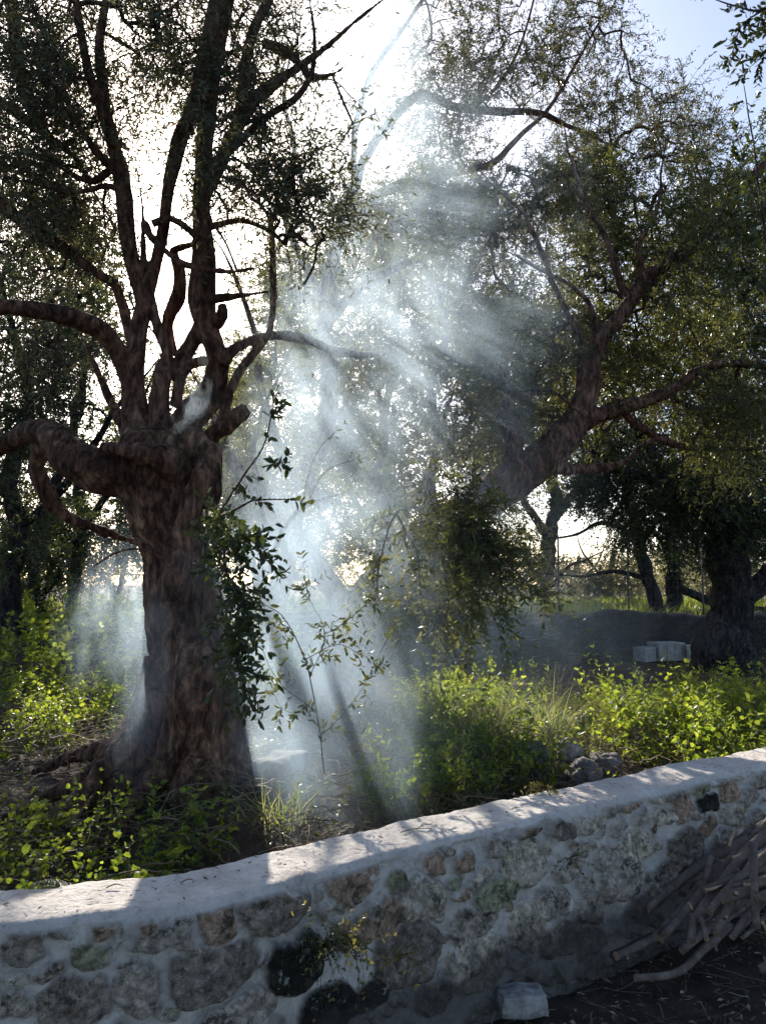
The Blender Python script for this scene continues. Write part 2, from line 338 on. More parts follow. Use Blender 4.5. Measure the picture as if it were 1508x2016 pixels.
for (px, py, rx, ry, k) in ST:
    i = np.argmin((FX - px) ** 2 + (FY - py) ** 2); i, j = np.unravel_index(i, FX.shape)
    if (FX[i, j] - px) ** 2 + (FY[i, j] - py) ** 2 > 900: continue
    fs = max(.5, abs((FX[min(i + 30, ns - 1), j] - FX[max(i - 30, 0), j]) / (ss[min(i + 30, ns - 1)] - ss[max(i - 30, 0)])))
    stone(ss[i], mz[i, j], rx / fs * 1.03, ry / (F / FD[i, j]) * 1.03, k, rng.uniform(-.15, .2), rng.uniform(2.4, 3.6))
for _ in range(2600):                                             # small filler stones where mortar is left
    s0 = rng.uniform(S0 + .1, S1 - .1); z0 = rng.uniform(0, HT - .07); i = np.searchsorted(ss, s0); j = min(nf - 1, int((z0 + .12) / .0055))
    far = s0 < S0 + 1.5 or bx[min(i, ns - 1)] > 2.0
    r = rng.uniform(.05, .10) if far else rng.uniform(.016, .035); i0, i1 = max(0, i - int(r / .006)), min(ns, i + int(r / .006) + 1); j0, j1 = max(0, j - int(r / .006)), min(nf, j + int(r / .006))
    if MASK[i0:i1, j0:j1].max(initial=0) > .02 or GR[i0:i1, j0:j1].max(initial=0) > .5: continue
    if not far and rng.random() < .15: continue
    stone(s0, z0, r, r * rng.uniform(.6, .95), int(rng.choice([0, 0, 2, 3, 3, 1])), rng.uniform(-.5, .5), 2.6)
pp3 = np.concatenate([pp, np.stack([ss[:, None] + 0 * hh[:, nf:], hh[:, nf:], 5 + dep[:, nf:] + 0 * hh[:, nf:]], -1)], 1)
mort = fbm(pp3 * 8, 5, 41) * .016 + fbm(pp3 * 50, 3, 43) * .005 - .02 * sstep(.28, .6, fbm(pp3 * 5, 4, 47))
disp = OFF + mort * (1 - MASK) * (1 - .5 * prof[:, 2][None]) - GR * .004
nrm = np.zeros_like(V0); tt = prof[:, 2]; fr = (prof[:, 0] < .1) * 1.0 - (prof[:, 0] > WTH - .04) * 1.0
nrm[..., 0] = bn[:, 0:1] * (fr * np.cos(tt * 1.571))[None]; nrm[..., 1] = bn[:, 1:2] * (fr * np.cos(tt * 1.571))[None]; nrm[..., 2] = np.sin(tt * 1.571)[None]
V1 = V0 + nrm * disp[..., None]
backy = fbm(pp3 * 4, 2, 51) * .018; V1[:, :, 1] += (backy * (prof[:, 0] > WTH * .75)[None])
idx = np.arange(ns * npf).reshape(ns, npf)
mb = MB(); mb.add(V1, np.stack([idx[:-1, :-1], idx[1:, :-1], idx[1:, 1:], idx[:-1, 1:]], -1).reshape(-1, 4))
m, t, p, o = mat('stone_wall')
at = t.nodes.new('ShaderNodeAttribute'); at.attribute_name = 'stone'; at2 = t.nodes.new('ShaderNodeAttribute'); at2.attribute_name = 'stonecol'
n1 = tex(t, 30, 9, .78); n2 = tex(t, 6, 5, .6); n3 = tex(t, 55, 6, .7)
mc0 = ramp(t, n2, [(.3, (.48, .43, .385)), (.7, (.73, .675, .62))])
mcm = t.nodes.new('ShaderNodeMix'); mcm.data_type = 'RGBA'; mcm.blend_type = 'MULTIPLY'; mcm.inputs[0].default_value = 1
t.links.new(mc0, mcm.inputs[6]); t.links.new(ramp(t, tex(t, 38, 8, .78), [(.34, (.55, .53, .5)), (.44, (.92, .91, .9)), (.6, (1.05, 1.05, 1.05))]), mcm.inputs[7]); mc = mcm.outputs[2]
mv = t.nodes.new('ShaderNodeMix'); mv.data_type = 'RGBA'; mv.blend_type = 'MULTIPLY'; mv.inputs[0].default_value = 1
t.links.new(at2.outputs['Color'], mv.inputs[6]); t.links.new(ramp(t, n1, [(.34, (.22, .21, .19)), (.49, (.9, .88, .85)), (.64, (1.9, 1.85, 1.78))]), mv.inputs[7])
# pale lichen blotches
ml = t.nodes.new('ShaderNodeMix'); ml.data_type = 'RGBA'; t.links.new(ramp(t, tex(t, 27, 7, .75), [(.58, (0, 0, 0)), (.62, (.6, .6, .6))]), ml.inputs[0])
t.links.new(mv.outputs[2], ml.inputs[6]); ml.inputs[7].default_value = (.46, .44, .40, 1); mv = ml
# lichen and black crust spots on stones
mo = t.nodes.new('ShaderNodeMix'); mo.data_type = 'RGBA'; t.links.new(ramp(t, tex(t, 14, 8, .8), [(.54, (0, 0, 0)), (.60, (.9, .9, .9))]), mo.inputs[0])
t.links.new(mv.outputs[2], mo.inputs[6]); mo.inputs[7].default_value = (.045, .042, .03, 1)
mx = t.nodes.new('ShaderNodeMix'); mx.data_type = 'RGBA'
t.links.new(at.outputs['Fac'], mx.inputs[0]); t.links.new(mc, mx.inputs[6]); t.links.new(mo.outputs[2], mx.inputs[7])
# darker towards the base, with a noisy edge
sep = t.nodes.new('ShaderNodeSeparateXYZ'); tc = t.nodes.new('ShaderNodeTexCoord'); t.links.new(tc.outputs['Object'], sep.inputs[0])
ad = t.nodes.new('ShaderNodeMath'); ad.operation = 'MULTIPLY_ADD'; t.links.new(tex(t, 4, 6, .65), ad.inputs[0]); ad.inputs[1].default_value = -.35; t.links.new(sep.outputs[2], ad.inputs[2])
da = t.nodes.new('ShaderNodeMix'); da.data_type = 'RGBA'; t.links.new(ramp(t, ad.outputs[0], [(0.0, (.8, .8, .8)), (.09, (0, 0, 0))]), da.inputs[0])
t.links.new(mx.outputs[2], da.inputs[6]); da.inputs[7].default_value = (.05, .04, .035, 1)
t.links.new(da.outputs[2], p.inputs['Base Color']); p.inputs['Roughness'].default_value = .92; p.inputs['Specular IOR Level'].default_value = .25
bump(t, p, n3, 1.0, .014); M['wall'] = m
wall = mb.build('stone_wall', M['wall'])
a = wall.data.attributes.new('stone', 'FLOAT', 'POINT'); a.data.foreach_set('value', MASK.astype(np.float32).ravel())
c4 = np.concatenate([COL, np.ones((ns, npf, 1))], -1).astype(np.float32); a = wall.data.attributes.new('stonecol', 'FLOAT_COLOR', 'POINT'); a.data.foreach_set('color', c4.ravel())
tag(wall, 'low rubble stone wall with pale mortar and a smooth mortar cap in the foreground', 'wall')

# ------------------------------------------------------------------ trees
def remeshed(name, polys, voxel, amp, mats, parent, sides=14, fold=True):
    """polylines (points, radii) fused into one skin, then furrowed"""
    mb = MB()
    for pts, rad in polys:
        if max(rad) < voxel * 2.6:
            q, r = resample(pts, rad, step=.05); q = q + np.stack([fbm(q * 5 + 9, 2, 4), fbm(q * 5 + 19, 2, 5), 0 * r], -1) * (.6 * r[:, None]); thin = MB(); tubes(thin, q[None], (r * (1 + .15 * fbm(q * 9, 2, 3)))[None], 10, cap=True); thin.build('limb', mats, parent); continue
        q, r = resample(pts, rad, step=max(.03, voxel * 2))
        r = r * (1 + .10 * fbm(q * 5, 2, 8))
        q = q + np.stack([fbm(q * 3 + 9, 2, 4), fbm(q * 3 + 19, 2, 5), 0 * r], -1) * (.35 * r[:, None])
        tubes(mb, q[None], r[None], sides, cap=True)
    me = mb.mesh(name); tmp = bpy.data.objects.new('tmp', me); sc.collection.objects.link(tmp)
    md = tmp.modifiers.new('r', 'REMESH'); md.mode = 'VOXEL'; md.voxel_size = voxel
    ms_ = tmp.modifiers.new('s', 'SMOOTH'); ms_.factor = .5; ms_.iterations = 3
    dg = bpy.context.evaluated_depsgraph_get(); ev = tmp.evaluated_get(dg); m2 = bpy.data.meshes.new_from_object(ev)
    bpy.data.objects.remove(tmp); bpy.data.meshes.remove(me); m2.name = name
    n = len(m2.vertices); co = np.empty(n * 3, np.float32); m2.vertices.foreach_get('co', co); co = co.reshape(-1, 3).astype(float)
    no = np.empty(n * 3, np.float32); m2.vertices.foreach_get('normal', no); no = no.reshape(-1, 3)
    w1 = fbm(co * np.array([2.5, 2.5, 1.2]), 2, 61)[:, None]
    r1 = 1 - 2.6 * np.abs(fbm(co * np.array([17, 17, 3.0]) + w1 * 2.2, 3, 62)); r2 = fbm(co * np.array([42, 42, 12]), 3, 63)
    r3 = fbm(co * np.array([5, 5, 1.3]) + w1, 2, 64)
    amp = amp * (1 - .65 * sstep(2.3, 3.0, co[:, 2])) if voxel < .012 else amp
    co = co + no * (amp * (r1 * 1.1 + r2 * .9 + r3 * 2.3))[:, None]
    co -= np.array(parent.location[:]); m2.vertices.foreach_set('co', co.astype(np.float32).ravel()); m2.update()
    m2.polygons.foreach_set('use_smooth', np.ones(len(m2.polygons), bool))
    o = bpy.data.objects.new(name, m2); sc.collection.objects.link(o); o.parent = parent
    m2.materials.clear(); m2.materials.append(mats)
    return o
def px_poly(lst, d0, taper=True):
    lst = [(q[0], q[1], q[2] * ((1 - .24 * float(sstep(880, 760, q[1]))) if d0 > 5 else 1) * (.76 if 6.9 < d0 < 7.5 else 1)) + tuple(q[3:]) for q in lst]
    """[(px,py,halfwidth[,depth offset])] at depth d0"""
    pts = []; rad = []
    for q in lst:
        d = d0 + (q[3] if len(q) > 3 else 0); pts.append(P(q[0], q[1], d)); rad.append(max(.003, q[2] * d / F))
    if rad[-1] > .01 and not (lst[0][:2] in ((385, 905), (345, 800), (300, 1050), (350, 915), (385, 1600), (400, 1000), (345, 1180), (345, 745), (340, 700), (300, 440), (285, 440), (262, 690), (425, 640), (325, 1490), (408, 1000))) and taper:
        v = pts[-1] - pts[-2]; v = v / np.linalg.norm(v); r0 = rad[-1]; L_ = min(1.3, r0 * 32)
        for u in (.35, .7, 1.0):
            v = unit(v + rng.normal(0, .16, 3) + np.array([0, 0, .1])); pts.append(pts[-1] + v * L_ * .34); rad.append(max(.003, r0 * (1 - u * .85)))
    return np.array(pts), np.array(rad)
# gaps of the canopy: sunlit corridors (point, radius) and windows of open sky (pixel ellipse, nearest depth)
GAPS = [(P(60,1380,6.5),.9),(P(160,1370,6.5),.5),(P(280,1600,3.4),.28),(P(880,1400,5.6),.35),(P(960,1390,5.8),.5),(P(1080,1430,5.8),.42),(P(1250,1380,6),.45),(P(1450,1400,5.5),.55),(P(1200,1450,5),.25),
        (P(860,600,5.4),.6),(P(640,1000,5),.5),(P(640,1400,4.2),.45),(P(720,250,7),.8),(P(1000,620,5.4),.3),(P(800,800,5.5),.35),(P(560,750,5),.35),(P(250,1230,7),.4),
        (P(1350,1190,20),1.6),(P(1150,1150,27),2),(P(990,1200,20),1.2)] + [(G(a, b, .65), .13) for a, b in ((200,1770),(90,1785),(640,1690),(720,1670),(800,1650),(890,1628),(980,1607),(1060,1590),(1300,1530))] + [(G(a, b, .65), r_) for a, b, r_ in ((1000,1600,.2),(1120,1578,.17),(1200,1562,.2),(1260,1545,.14),(1350,1520,.2),(1430,1500,.2),(1490,1485,.2),(700,1665,.2),(620,1695,.2))] + [(P(200,1660,3.1),.38),(P(130,1640,3.2),.3),(P(260,1610,3.2),.33),(P(300,1690,3.0),.2)]
WINS = [(1150,1050,58,50,9),(750,1215,45,28,6),(232,1160,34,28,9),(290,390,58,100,3),(340,560,40,60,3),(460,625,50,40,3),(690,110,75,70,3),(640,330,30,40,3),(880,1205,80,22,9)]
def open_gap(q):
    keep = np.ones(len(q), bool); pr_ = rng.random(len(q))
    for T_, r_ in GAPS:
        v = q - T_; tt_ = v @ sd; dd = np.linalg.norm(v - tt_[:, None] * sd, axis=1); keep &= ~((tt_ > 0) & (dd < np.where(tt_ < 9, r_ * (.6 + .8 * pr_) + .03 * tt_, r_ * .7)) & (rng.random(len(q)) < .84))
    vv = q - np.array([0, 0, CAMZ]); c_, s_ = math.cos(PITCH), math.sin(PITCH); f_ = vv[:, 1] * c_ + vv[:, 2] * s_; u_ = -vv[:, 1] * s_ + vv[:, 2] * c_; f_ = np.maximum(f_, .01); X_ = 754 + vv[:, 0] / f_ * F; Y_ = 1008 - u_ / f_ * F
    for a, b, rx, ry, d in WINS: keep &= ~((((X_ - a) / rx) ** 2 + ((Y_ - b) / ry) ** 2 < .7 + .6 * pr_) & (q[:, 1] > d))
    return keep
def blob_points(blobs, clump=1.6, thr=-.05, seed=0):
    out = []
    for b in blobs:
        px, py, rx, ry, d, dr, n = b[:7]; c = []
        while len(c) < n:
            m_ = n * 4; u = rng.normal(size=(m_, 3)); u = unit(u) * rng.random((m_, 1)) ** (1 / 2.4)
            q = np.array([P(px + rx * a, py + ry * b_, max(.8, d + dr * e)) for a, b_, e in u])
            k = fbm(q * clump, 2, seed + 90); q = q[(k > thr)]; c.extend(q[:n - len(c)])
        c = np.array(c); c = c[open_gap(c)]
        out.append(np.array(c))
    return np.concatenate(out)
def grow(skel, anchors, br, r0=.0028, pw=.46, sides=5, rise=.10, step=.28, pen=.10):
    """joins every anchor to the nearest wood; returns the directions in which the twigs go on"""
    nodes = [q for pts, rad in skel for q in resample(pts, rad, step=.12)[0]]; par = [-1] * len(nodes); ln = [0.0] * len(nodes)
    n0 = len(nodes); S = np.array(nodes); dist = np.array([np.min(((S - a) ** 2).sum(1)) for a in anchors]); order = np.argsort(dist)
    NA = np.empty((n0 + len(anchors) * 8, 3)); NA[:n0] = S; LN = np.zeros(len(NA)); cnt = n0; paths = []; D = np.zeros_like(anchors); cn = np.zeros(len(NA)); par = np.full(len(NA), -1)
    for ai in order:
        a = anchors[ai]; dd = np.sqrt(((NA[:cnt] - a) ** 2).sum(1)) + pen * LN[:cnt]; j = int(np.argmin(dd)); b = NA[j]; L = np.linalg.norm(a - b) + 1e-6
        K = int(min(7, max(2, L / step + 1))); tt_ = np.linspace(0, 1, K + 1)[:, None]
        q = b + (a - b) * tt_; q = q + np.sin(tt_ * math.pi) * np.array([0, 0, rise * L]) + np.sin(tt_ * math.pi) * rng.normal(0, .05 * L, 3) + rng.normal(0, .009 * L, (K + 1, 3)) * (tt_ > 0) * (tt_ < 1)
        ids = [j]
        for i in range(1, K + 1):
            NA[cnt] = q[i]; LN[cnt] = LN[ids[-1]] + L / K; par[cnt] = ids[-1]; ids.append(cnt); cnt += 1
        paths.append((ids, q)); D[ai] = unit(q[-1] - q[-2])
        k = ids[-1]
        while k >= n0: cn[k] += 1; k = par[k]
    for ids, q in paths:
        r = r0 * np.maximum(1, cn[ids]) ** pw; r[0] = r[1] * 1.05
        a, b = resample(q, r, K=7); tubes(br, a[None], b[None], sides)
    return D

def make_tree(name, label, cat, base, skel_px, d0, voxel, amp, barkm, blobs, leafm, n, L, ll, lw, group=None, droop=.2, keep=1.0, kind='thin', clump=1.6, thr=-.05, extra_skel=None, cut=None, up=.25, twr=.0022, sides=5, seed=0, rem=True, barem=None, bare=0, mult=2, world_blobs=()):
    root = empty(name, base, label, cat, group)
    sk = [px_poly(s_, d0) for s_ in skel_px] + (extra_skel or [])
    if rem: remeshed('trunk', sk, voxel, amp, barkm, root)
    else:
        tb = MB()
        for a_, b_ in sk:
            q, r_ = resample(a_, b_, step=.08); tubes(tb, (q + np.stack([fbm(q * 4, 2, 1), fbm(q * 4, 2, 2), 0 * r_], -1) * r_[:, None] * .5)[None], (r_ * (1 + .15 * fbm(q * 6, 2, 3)))[None], 10, cap=True)
        tb.build('trunk', barkm, root)
    A = [blob_points(blobs, clump, thr, seed)] if blobs else []
    for c_, r__, n_ in world_blobs: A.append(np.array(c_) + unit(rng.normal(size=(n_, 3))) * rng.random((n_, 1)) ** .4 * np.array(r__))
    A = np.concatenate(A); br = MB(); D = grow(sk, A, br, sides=sides)
    lf = MB(); D = unit(D + rng.normal(0, .55, D.shape) + np.array([0, 0, up]))
    sprays(lf, br, A, D, n, L, ll, lw, droop, kind, twr, keep)
    for _m in range(mult - 1): sprays(lf, br if _m == 0 else None, A, unit(D + rng.normal(0, .9, D.shape)), n, L, ll, lw, droop, kind, twr, keep)
    if bare: 
        B_ = A[rng.permutation(len(A))[:bare]]; sprays(lf, br, B_, unit(rng.normal(size=B_.shape) + np.array([0, 0, .5])), 4, L * 1.7, ll, lw, droop, kind, twr * .8, .35)
    br.build('branches', barem or barkm, root); lf.build('crown', leafm, root); return root

# main olive --------------------------------------------------------
D1 = 4.6
main_sk = [
 [(385,1600,125),(382,1540,112),(378,1470,98),(375,1380,86),(370,1280,76),(364,1200,72),(358,1120,68),(352,1050,66),(345,990,74),(338,930,84),(320,888,70),(308,862,48)],
 [(400,1000,26,-.12),(410,940,28,-.1),(398,890,34,-.05),(360,860,40,0)],
 [(345,1180,30,-.2),(352,1080,26,-.22),(372,1000,22,-.22),(395,930,18,-.2)],
 [(340,945,58,-.05),(270,930,48,-.12),(200,925,42,-.2),(150,905,38,-.25),(118,870,34,-.2),(95,850,26,-.1),(60,850,22,.1),(20,870,18,.3),(-60,900,14,.5)],
 [(350,915,30,-.28),(290,895,22,-.36),(235,885,16,-.38),(200,880,9,-.36)],
 [(90,870,20,.1),(70,920,14,.15),(95,975,14,.2),(130,1015,10,.2),(175,1035,7,.25)],
 [(285,885,38),(268,820,25),(264,760,24),(268,700,21),(276,630,17),(292,565,16),(308,510,12),(322,450,12),(340,350,14),(362,260,17),(388,180,16),(408,90,15),(432,-20,14),(440,-90,11)],
 [(282,600,15),(262,520,15),(250,430,17),(238,350,17),(218,270,14),(205,190,12),(198,90,10),(214,-20,9),(220,-90,7)],
 [(222,290,10,-.05),(185,180,9,-.2),(165,100,8,-.3),(150,0,7,-.4),(140,-70,5,-.5)],
 [(318,870,26),(314,800,18),(322,735,17),(330,695,12),(312,650,10),(300,600,9)],
 [(345,865,32,.15),(382,818,31,.2),(418,772,26,.2),(430,720,22,.15),(425,690,20,.1),(412,650,22,.1),(401,590,26,.1),(402,520,24,.1),(400,440,19,.1),(402,340,18,.1),(405,240,17,.12),(420,140,16,.15),(440,50,14,.2),(462,-60,12,.3)],
 [(345,800,12,-.1),(355,745,11,-.15),(375,718,11,-.2),(400,711,10,-.25)],
 [(345,745,18,.05),(362,700,16,.08),(388,660,16,.1),(412,620,16,.1)],
 [(436,715,16,.1),(455,693,12,.1),(485,675,10,.2),(540,660,9,.4),(600,668,9,.7),(660,690,8,1.0),(720,700,6,1.3)],
 [(340,700,11,.2),(330,640,12,.2),(350,590,14,.2),(354,540,12,.2),(342,500,9,.2),(350,490,8,.15),(385,480,7,.1)],
 [(385,905,15,.1),(412,865,14,.05),(445,838,15,0),(482,806,13,-.05)],
 [(432,850,9,.05),(448,790,9,.1),(470,735,8,.2),(505,690,8,.25),(530,655,7,.3),(538,580,6,.35),(536,480,5,.4)],
 [(258,748,20,0),(240,705,20,-.05),(205,655,20,-.15),(150,628,18,-.3),(80,612,17,-.4),(10,605,16,-.5),(-90,610,14,-.6)],
 [(270,885,16,.25),(240,830,12,.35),(215,780,9,.45),(195,735,6,.5),(175,690,4,.6)],
 [(190,1112,1.6,-.5),(225,1090,2,-.5),(265,1080,2.4,-.45),(310,1093,2.6,-.4),(350,1130,2.2,-.35)],
 [(408,1000,2.2,-.36),(404,1090,2,-.36),(398,1180,1.8,-.36),(396,1210,1.5,-.35)],
 [(300,1050,12,-.15),(275,1015,9,-.2),(250,980,7,-.2),(232,955,6,-.2)],
 [(228,560,9,.1),(180,530,11,.1),(110,480,12,.1),(50,440,13,.2),(0,400,14,.2),(-80,370,14,.3)],
 [(262,690,9),(245,620,9,.1),(228,560,9,.1)],
 [(395,420,12,.1),(430,330,12,.1),(470,240,13,.1),(505,190,12,.1),(560,150,9,.1)],
 [(470,240,12,.1),(482,140,11,.1),(500,60,10,.1),(530,0,9,.1),(555,-70,7,.1)],
 [(450,300,8,.1),(480,270,8,0),(530,225,7,-.1),(580,195,7,-.2),(610,150,6,-.2),(620,90,4,-.3)],
 [(520,85,8,.1),(560,100,9,0),(590,125,8,0),(608,150,6,-.1)],
 [(300,440,8,-.1),(335,430,7,-.1),(370,450,7,-.05),(395,475,8,.05)],
 [(285,440,9,-.05),(300,470,7,-.1),(345,510,6,-.15),(380,525,5,-.15),(450,535,5,-.2),(500,528,4,-.3)],
 [(232,340,11,0),(200,310,9,-.1),(180,285,8,-.1)],[(225,330,8,0),(190,355,8,0),(160,352,6,.1),(130,335,5,.1)],
 [(238,378,6,0),(210,366,6,-.1),(150,378,5,-.2),(100,370,4,-.2)],
 [(408,450,8,.1),(440,440,6,.1),(480,435,5,.1),(530,455,4,.1),(560,480,3,.1)],
 [(20,0,12,.6),(35,120,11,.6),(55,200,11,.6),(95,265,9,.5)],[(0,200,9,.5),(50,235,9,.5),(95,268,8,.5)],
 [(415,590,10,.0),(450,585,7,-.05),(490,580,4,-.1)],[(425,640,14,.0),(440,620,11,-.05),(438,600,7,-.08)],
 [(322,1300,34,-.1),(296,1385,34,-.2),(252,1455,28,-.3),(200,1510,20,-.4),(130,1550,12,-.5)],
 [(330,1380,48,-.2),(292,1465,44,-.3),(250,1530,34,-.4),(200,1585,20,-.5)],
 [(335,1440,44,-.1),(270,1470,30,.1),(200,1480,20,.2),(130,1495,12,.3)],
 [(310,1380,30,-.2),(262,1450,22,-.35),(215,1500,16,-.5),(165,1560,11,-.6)],
 [(330,1450,34,-.25),(300,1520,26,-.4),(262,1580,16,-.6)],
 [(430,1400,30,.0),(462,1480,24,-.1),(500,1550,16,-.2),(540,1600,10,-.3)],
 [(325,1490,10,-.45),(335,1380,8,-.45),(342,1270,7,-.42),(350,1180,5,-.4)],
]
blobs1 = [(250,120,330,190,4.7,.8,430),(110,420,150,150,5.0,.6,120),(520,230,150,230,4.5,.6,110),(570,340,100,110,4.3,.4,55),(90,260,170,260,4.9,.8,260),(590,240,130,170,4.4,.4,60),(610,420,90,80,4.4,.4,50),(60,520,150,120,5.2,.6,60),
          (420,60,200,110,4.6,.7,110),(480,450,130,110,4.8,.5,34),(120,700,150,90,5.6,.6,60),(-30,120,120,300,4.6,.8,80),(260,-330,520,300,4.5,1.3,260),(330,330,140,140,4.2,.4,22)]  # the blob above the frame is unseen crown, added to block sky light
mt = make_tree('olive_tree', 'gnarled old olive tree with thick twisted trunk and spreading roots, leftmost in the grove', 'tree', P(382,1560,D1), main_sk, D1, .0095, .011, M['bark'],
          blobs1, M['olive'], 11, .34, .052, .0115, droop=.22, keep=.62, clump=2.2, thr=.0, up=.15, twr=.0022, seed=1, bare=1700, barem=M['twig'])
mb = MB(); a_, r_ = px_poly([(396,712,10.5,-.245),(404,710,10.5,-.262)], D1, False); tubes(mb, a_[None], r_[None], 14, cap=True); mb.build('cut_end', M['cut'], mt)

# leaning olive in the middle / right -------------------------------
D2 = 7.2
sk2 = [
 [(690,1420,66),(688,1330,58),(696,1240,52),(735,1165,48),(800,1095,48),(880,1030,50),(960,975,48),(1035,930,46),(1095,880,43),(1135,830,41),(1155,770,38),(1160,710,33),(1185,665,28),(1235,605,24),(1262,555,20),(1310,520,15),(1370,480,13),(1420,430,12),(1460,370,11),(1508,320,10)],
 [(700,1240,36,.1),(655,1160,26,.1),(590,1070,21,.2),(530,1000,17,.3),(490,950,14,.4),(450,900,13,.5),(430,840,9,.6)],
 [(530,1000,9,.3),(500,900,7,0),(520,800,5,-.3),(560,720,4,-.5),(590,640,3,-.7)],[(590,1070,8,.2),(600,960,6,-.2),(640,860,5,-.4),(690,780,3,-.5)],[(560,1040,5,.2),(520,1080,4,-.3),(470,1100,3,-.7)],  # side limbs added to split the sunlight into shafts in the smoke
 [(1245,600,17),(1220,560,14),(1205,510,12),(1190,460,10),(1150,400,8),(1130,330,6)],
 [(1262,560,11),(1258,500,10),(1262,470,9),(1285,430,8),(1300,380,6)],
 [(1140,835,28),(1200,808,22),(1270,790,19),(1330,762,18),(1380,728,15),(1440,716,13),(1530,722,12),(1600,730,10)],
 [(1060,918,20),(1110,922,12),(1170,922,9),(1225,912,7),(1260,880,5)],
 [(1003,950,24),(1012,890,22),(1010,845,20),(990,815,17),(1002,775,16),(978,742,12),(935,722,9),(890,705,7)],
 [(1003,780,9,-.1),(1050,768,7,-.1),(1085,770,6,-.2),(1105,782,5,-.2)],[(990,740,8,0),(1000,700,7,0),(1015,670,5,0)],
 [(1155,700,13),(1130,640,11),(1090,560,9),(1060,480,8),(1030,420,6)],
 [(1180,670,10),(1160,600,9),(1120,560,7),(1060,530,6)],
 [(760,1150,22),(770,1080,18),(762,1010,14),(740,940,11),(760,860,9),(740,760,7),(700,690,6)],
 [(870,1040,16,.1),(850,960,13,.2),(860,860,11,.2),(850,760,9,.2),(880,660,8,.3),(860,560,6,.3)],
 [(1210,780,12,.2),(1245,830,12,.3),(1290,860,12,.3),(1350,880,9,.3)],
]
blobs2 = [(720,560,180,210,7.2,1.0,150),(900,760,170,150,7.6,1.1,300),(1010,560,170,190,7.9,.8,360),(1120,430,160,120,7.9,.9,240),(1300,640,190,190,8.1,.8,380),
          (900,1060,190,120,6.6,.8,380),(840,1070,130,140,5.3,.35,150),(930,1120,80,110,5.1,.3,80),(780,930,100,110,7.0,.8,150),(850,1180,110,80,6.0,.5,170),(1400,480,150,160,7.3,1.0,260),(1180,720,150,140,7.9,.9,190),(1000,870,130,120,7.9,.8,150),
          (560,760,120,170,7.9,.9,210),(540,900,80,130,6.2,.7,46),(470,820,60,90,6.0,.5,22),(830,430,150,110,7.4,1.0,90),(1440,820,110,130,7.6,.9,190),(1110,830,90,60,8.2,.5,60)]
make_tree('olive_tree', 'leaning olive tree with reddish trunk bending right behind the smoke, beyond the weed bank', 'tree', P(690,1400,D2), sk2, D2, .018, .012, M['bark2'],
          blobs2, M['mid'], 13, .36, .056, .016, droop=.22, keep=.85, clump=1.5, thr=-.02, up=.1, twr=.0028, sides=4, seed=2, barem=M['twig'], bare=550)

# tall thin crowned olive behind with long boughs across the sky ------
D3 = 9.5
sk3 = [[(560,1400,26),(545,1250,23),(560,1100,21),(600,950,20),(650,800,24),(640,650,22),(660,500,18),(700,420,16),(770,370,13),(850,348,10),(960,325,9),(1020,270,7),(1080,215,5),(1130,130,4),(1170,60,3)],
 [(660,480,15),(690,380,14),(740,280,13),(820,190,12),(900,212,11),(980,220,10),(1060,222,8),(1110,245,6),(1160,265,5)],
 [(640,640,15),(720,560,12),(800,520,10),(900,480,8),(960,420,6)],[(920,212,6),(970,180,5),(1010,120,4),(1040,40,3),(1060,-40,3)],
 [(700,400,10),(700,260,9),(730,150,8),(790,60,6),(860,-40,5)],[(645,620,13),(600,520,11),(560,420,9),(580,300,7),(560,200,5)],
 [(640,1000,14),(560,900,12),(520,780,10),(500,650,8),(470,560,6)]]
blobs3 = [(960,130,260,130,9.5,1.4,330),(1170,160,90,230,9.4,1.0,240),(800,230,170,140,9.6,1.3,200),(760,420,200,130,9.8,1.3,330),(1340,250,110,110,10,1.0,150),(1290,360,180,90,10,1.2,260),(940,390,160,100,9.8,1.2,200),
          (590,500,120,180,9.8,1.3,90),(560,660,110,110,9.6,1.2,60),(720,740,150,130,9.8,1.2,260),(640,900,150,110,9.8,1.0,190),(1010,-60,250,80,9.5,1.3,110),(520,960,80,90,9.6,1,90),(1040,350,110,70,9.6,1,110)]
make_tree('olive_tree', 'tall airy olive tree with long thin dark boughs against the bright sky, top centre', 'tree', P(600,1400,D3), sk3, D3, .02, .01, M['bark2'],
          blobs3, M['olive'], 12, .42, .068, .017, droop=.15, keep=.7, clump=1.1, thr=.04, up=.3, twr=.003, sides=4, seed=3, rem=False)

# dark tree at the right ----------------------------------------------
D4 = 11.5
sk4 = [[(1422,1345,64),(1425,1290,52),(1430,1230,43),(1436,1150,38),(1440,1070,35),(1436,1010,34),(1446,930,26),(1452,840,20),(1448,740,16),(1440,640,12)],
 [(1436,1060,24),(1405,1020,22),(1365,995,20),(1320,970,15),(1275,940,12),(1230,930,9),(1190,900,7)],[(1330,975,12),(1290,900,11),(1250,840,10),(1230,780,8)],
 [(1446,1195,10),(1475,1165,12),(1508,1130,14),(1560,1090,12)],[(1450,1200,8,.3),(1480,1180,9,.5),(1530,1140,9,.8)],[(1446,940,16),(1490,860,14),(1540,760,12)]]
blobs4 = [(1420,900,150,150,11.3,1.6,420),(1300,1000,130,80,11.6,1.4,230),(1230,900,120,100,12,1.4,250),(1470,1050,90,70,11.5,1.0,140),(1420,650,170,150,11.2,1.6,330),(1160,960,80,50,12,1,90),(1490,400,120,200,10.5,1.5,260)]
make_tree('oak_tree', 'dark evergreen tree with straight trunk standing before the back wall at the right', 'tree', P(1422,1325,D4), sk4, D4, .025, .014, M['bark_dark'],
          blobs4, M['dark'], 13, .42, .055, .026, droop=.1, keep=.9, clump=1.2, thr=-.02, up=.1, twr=.003, sides=4, seed=4, rem=False, barem=M['bark_dark'])
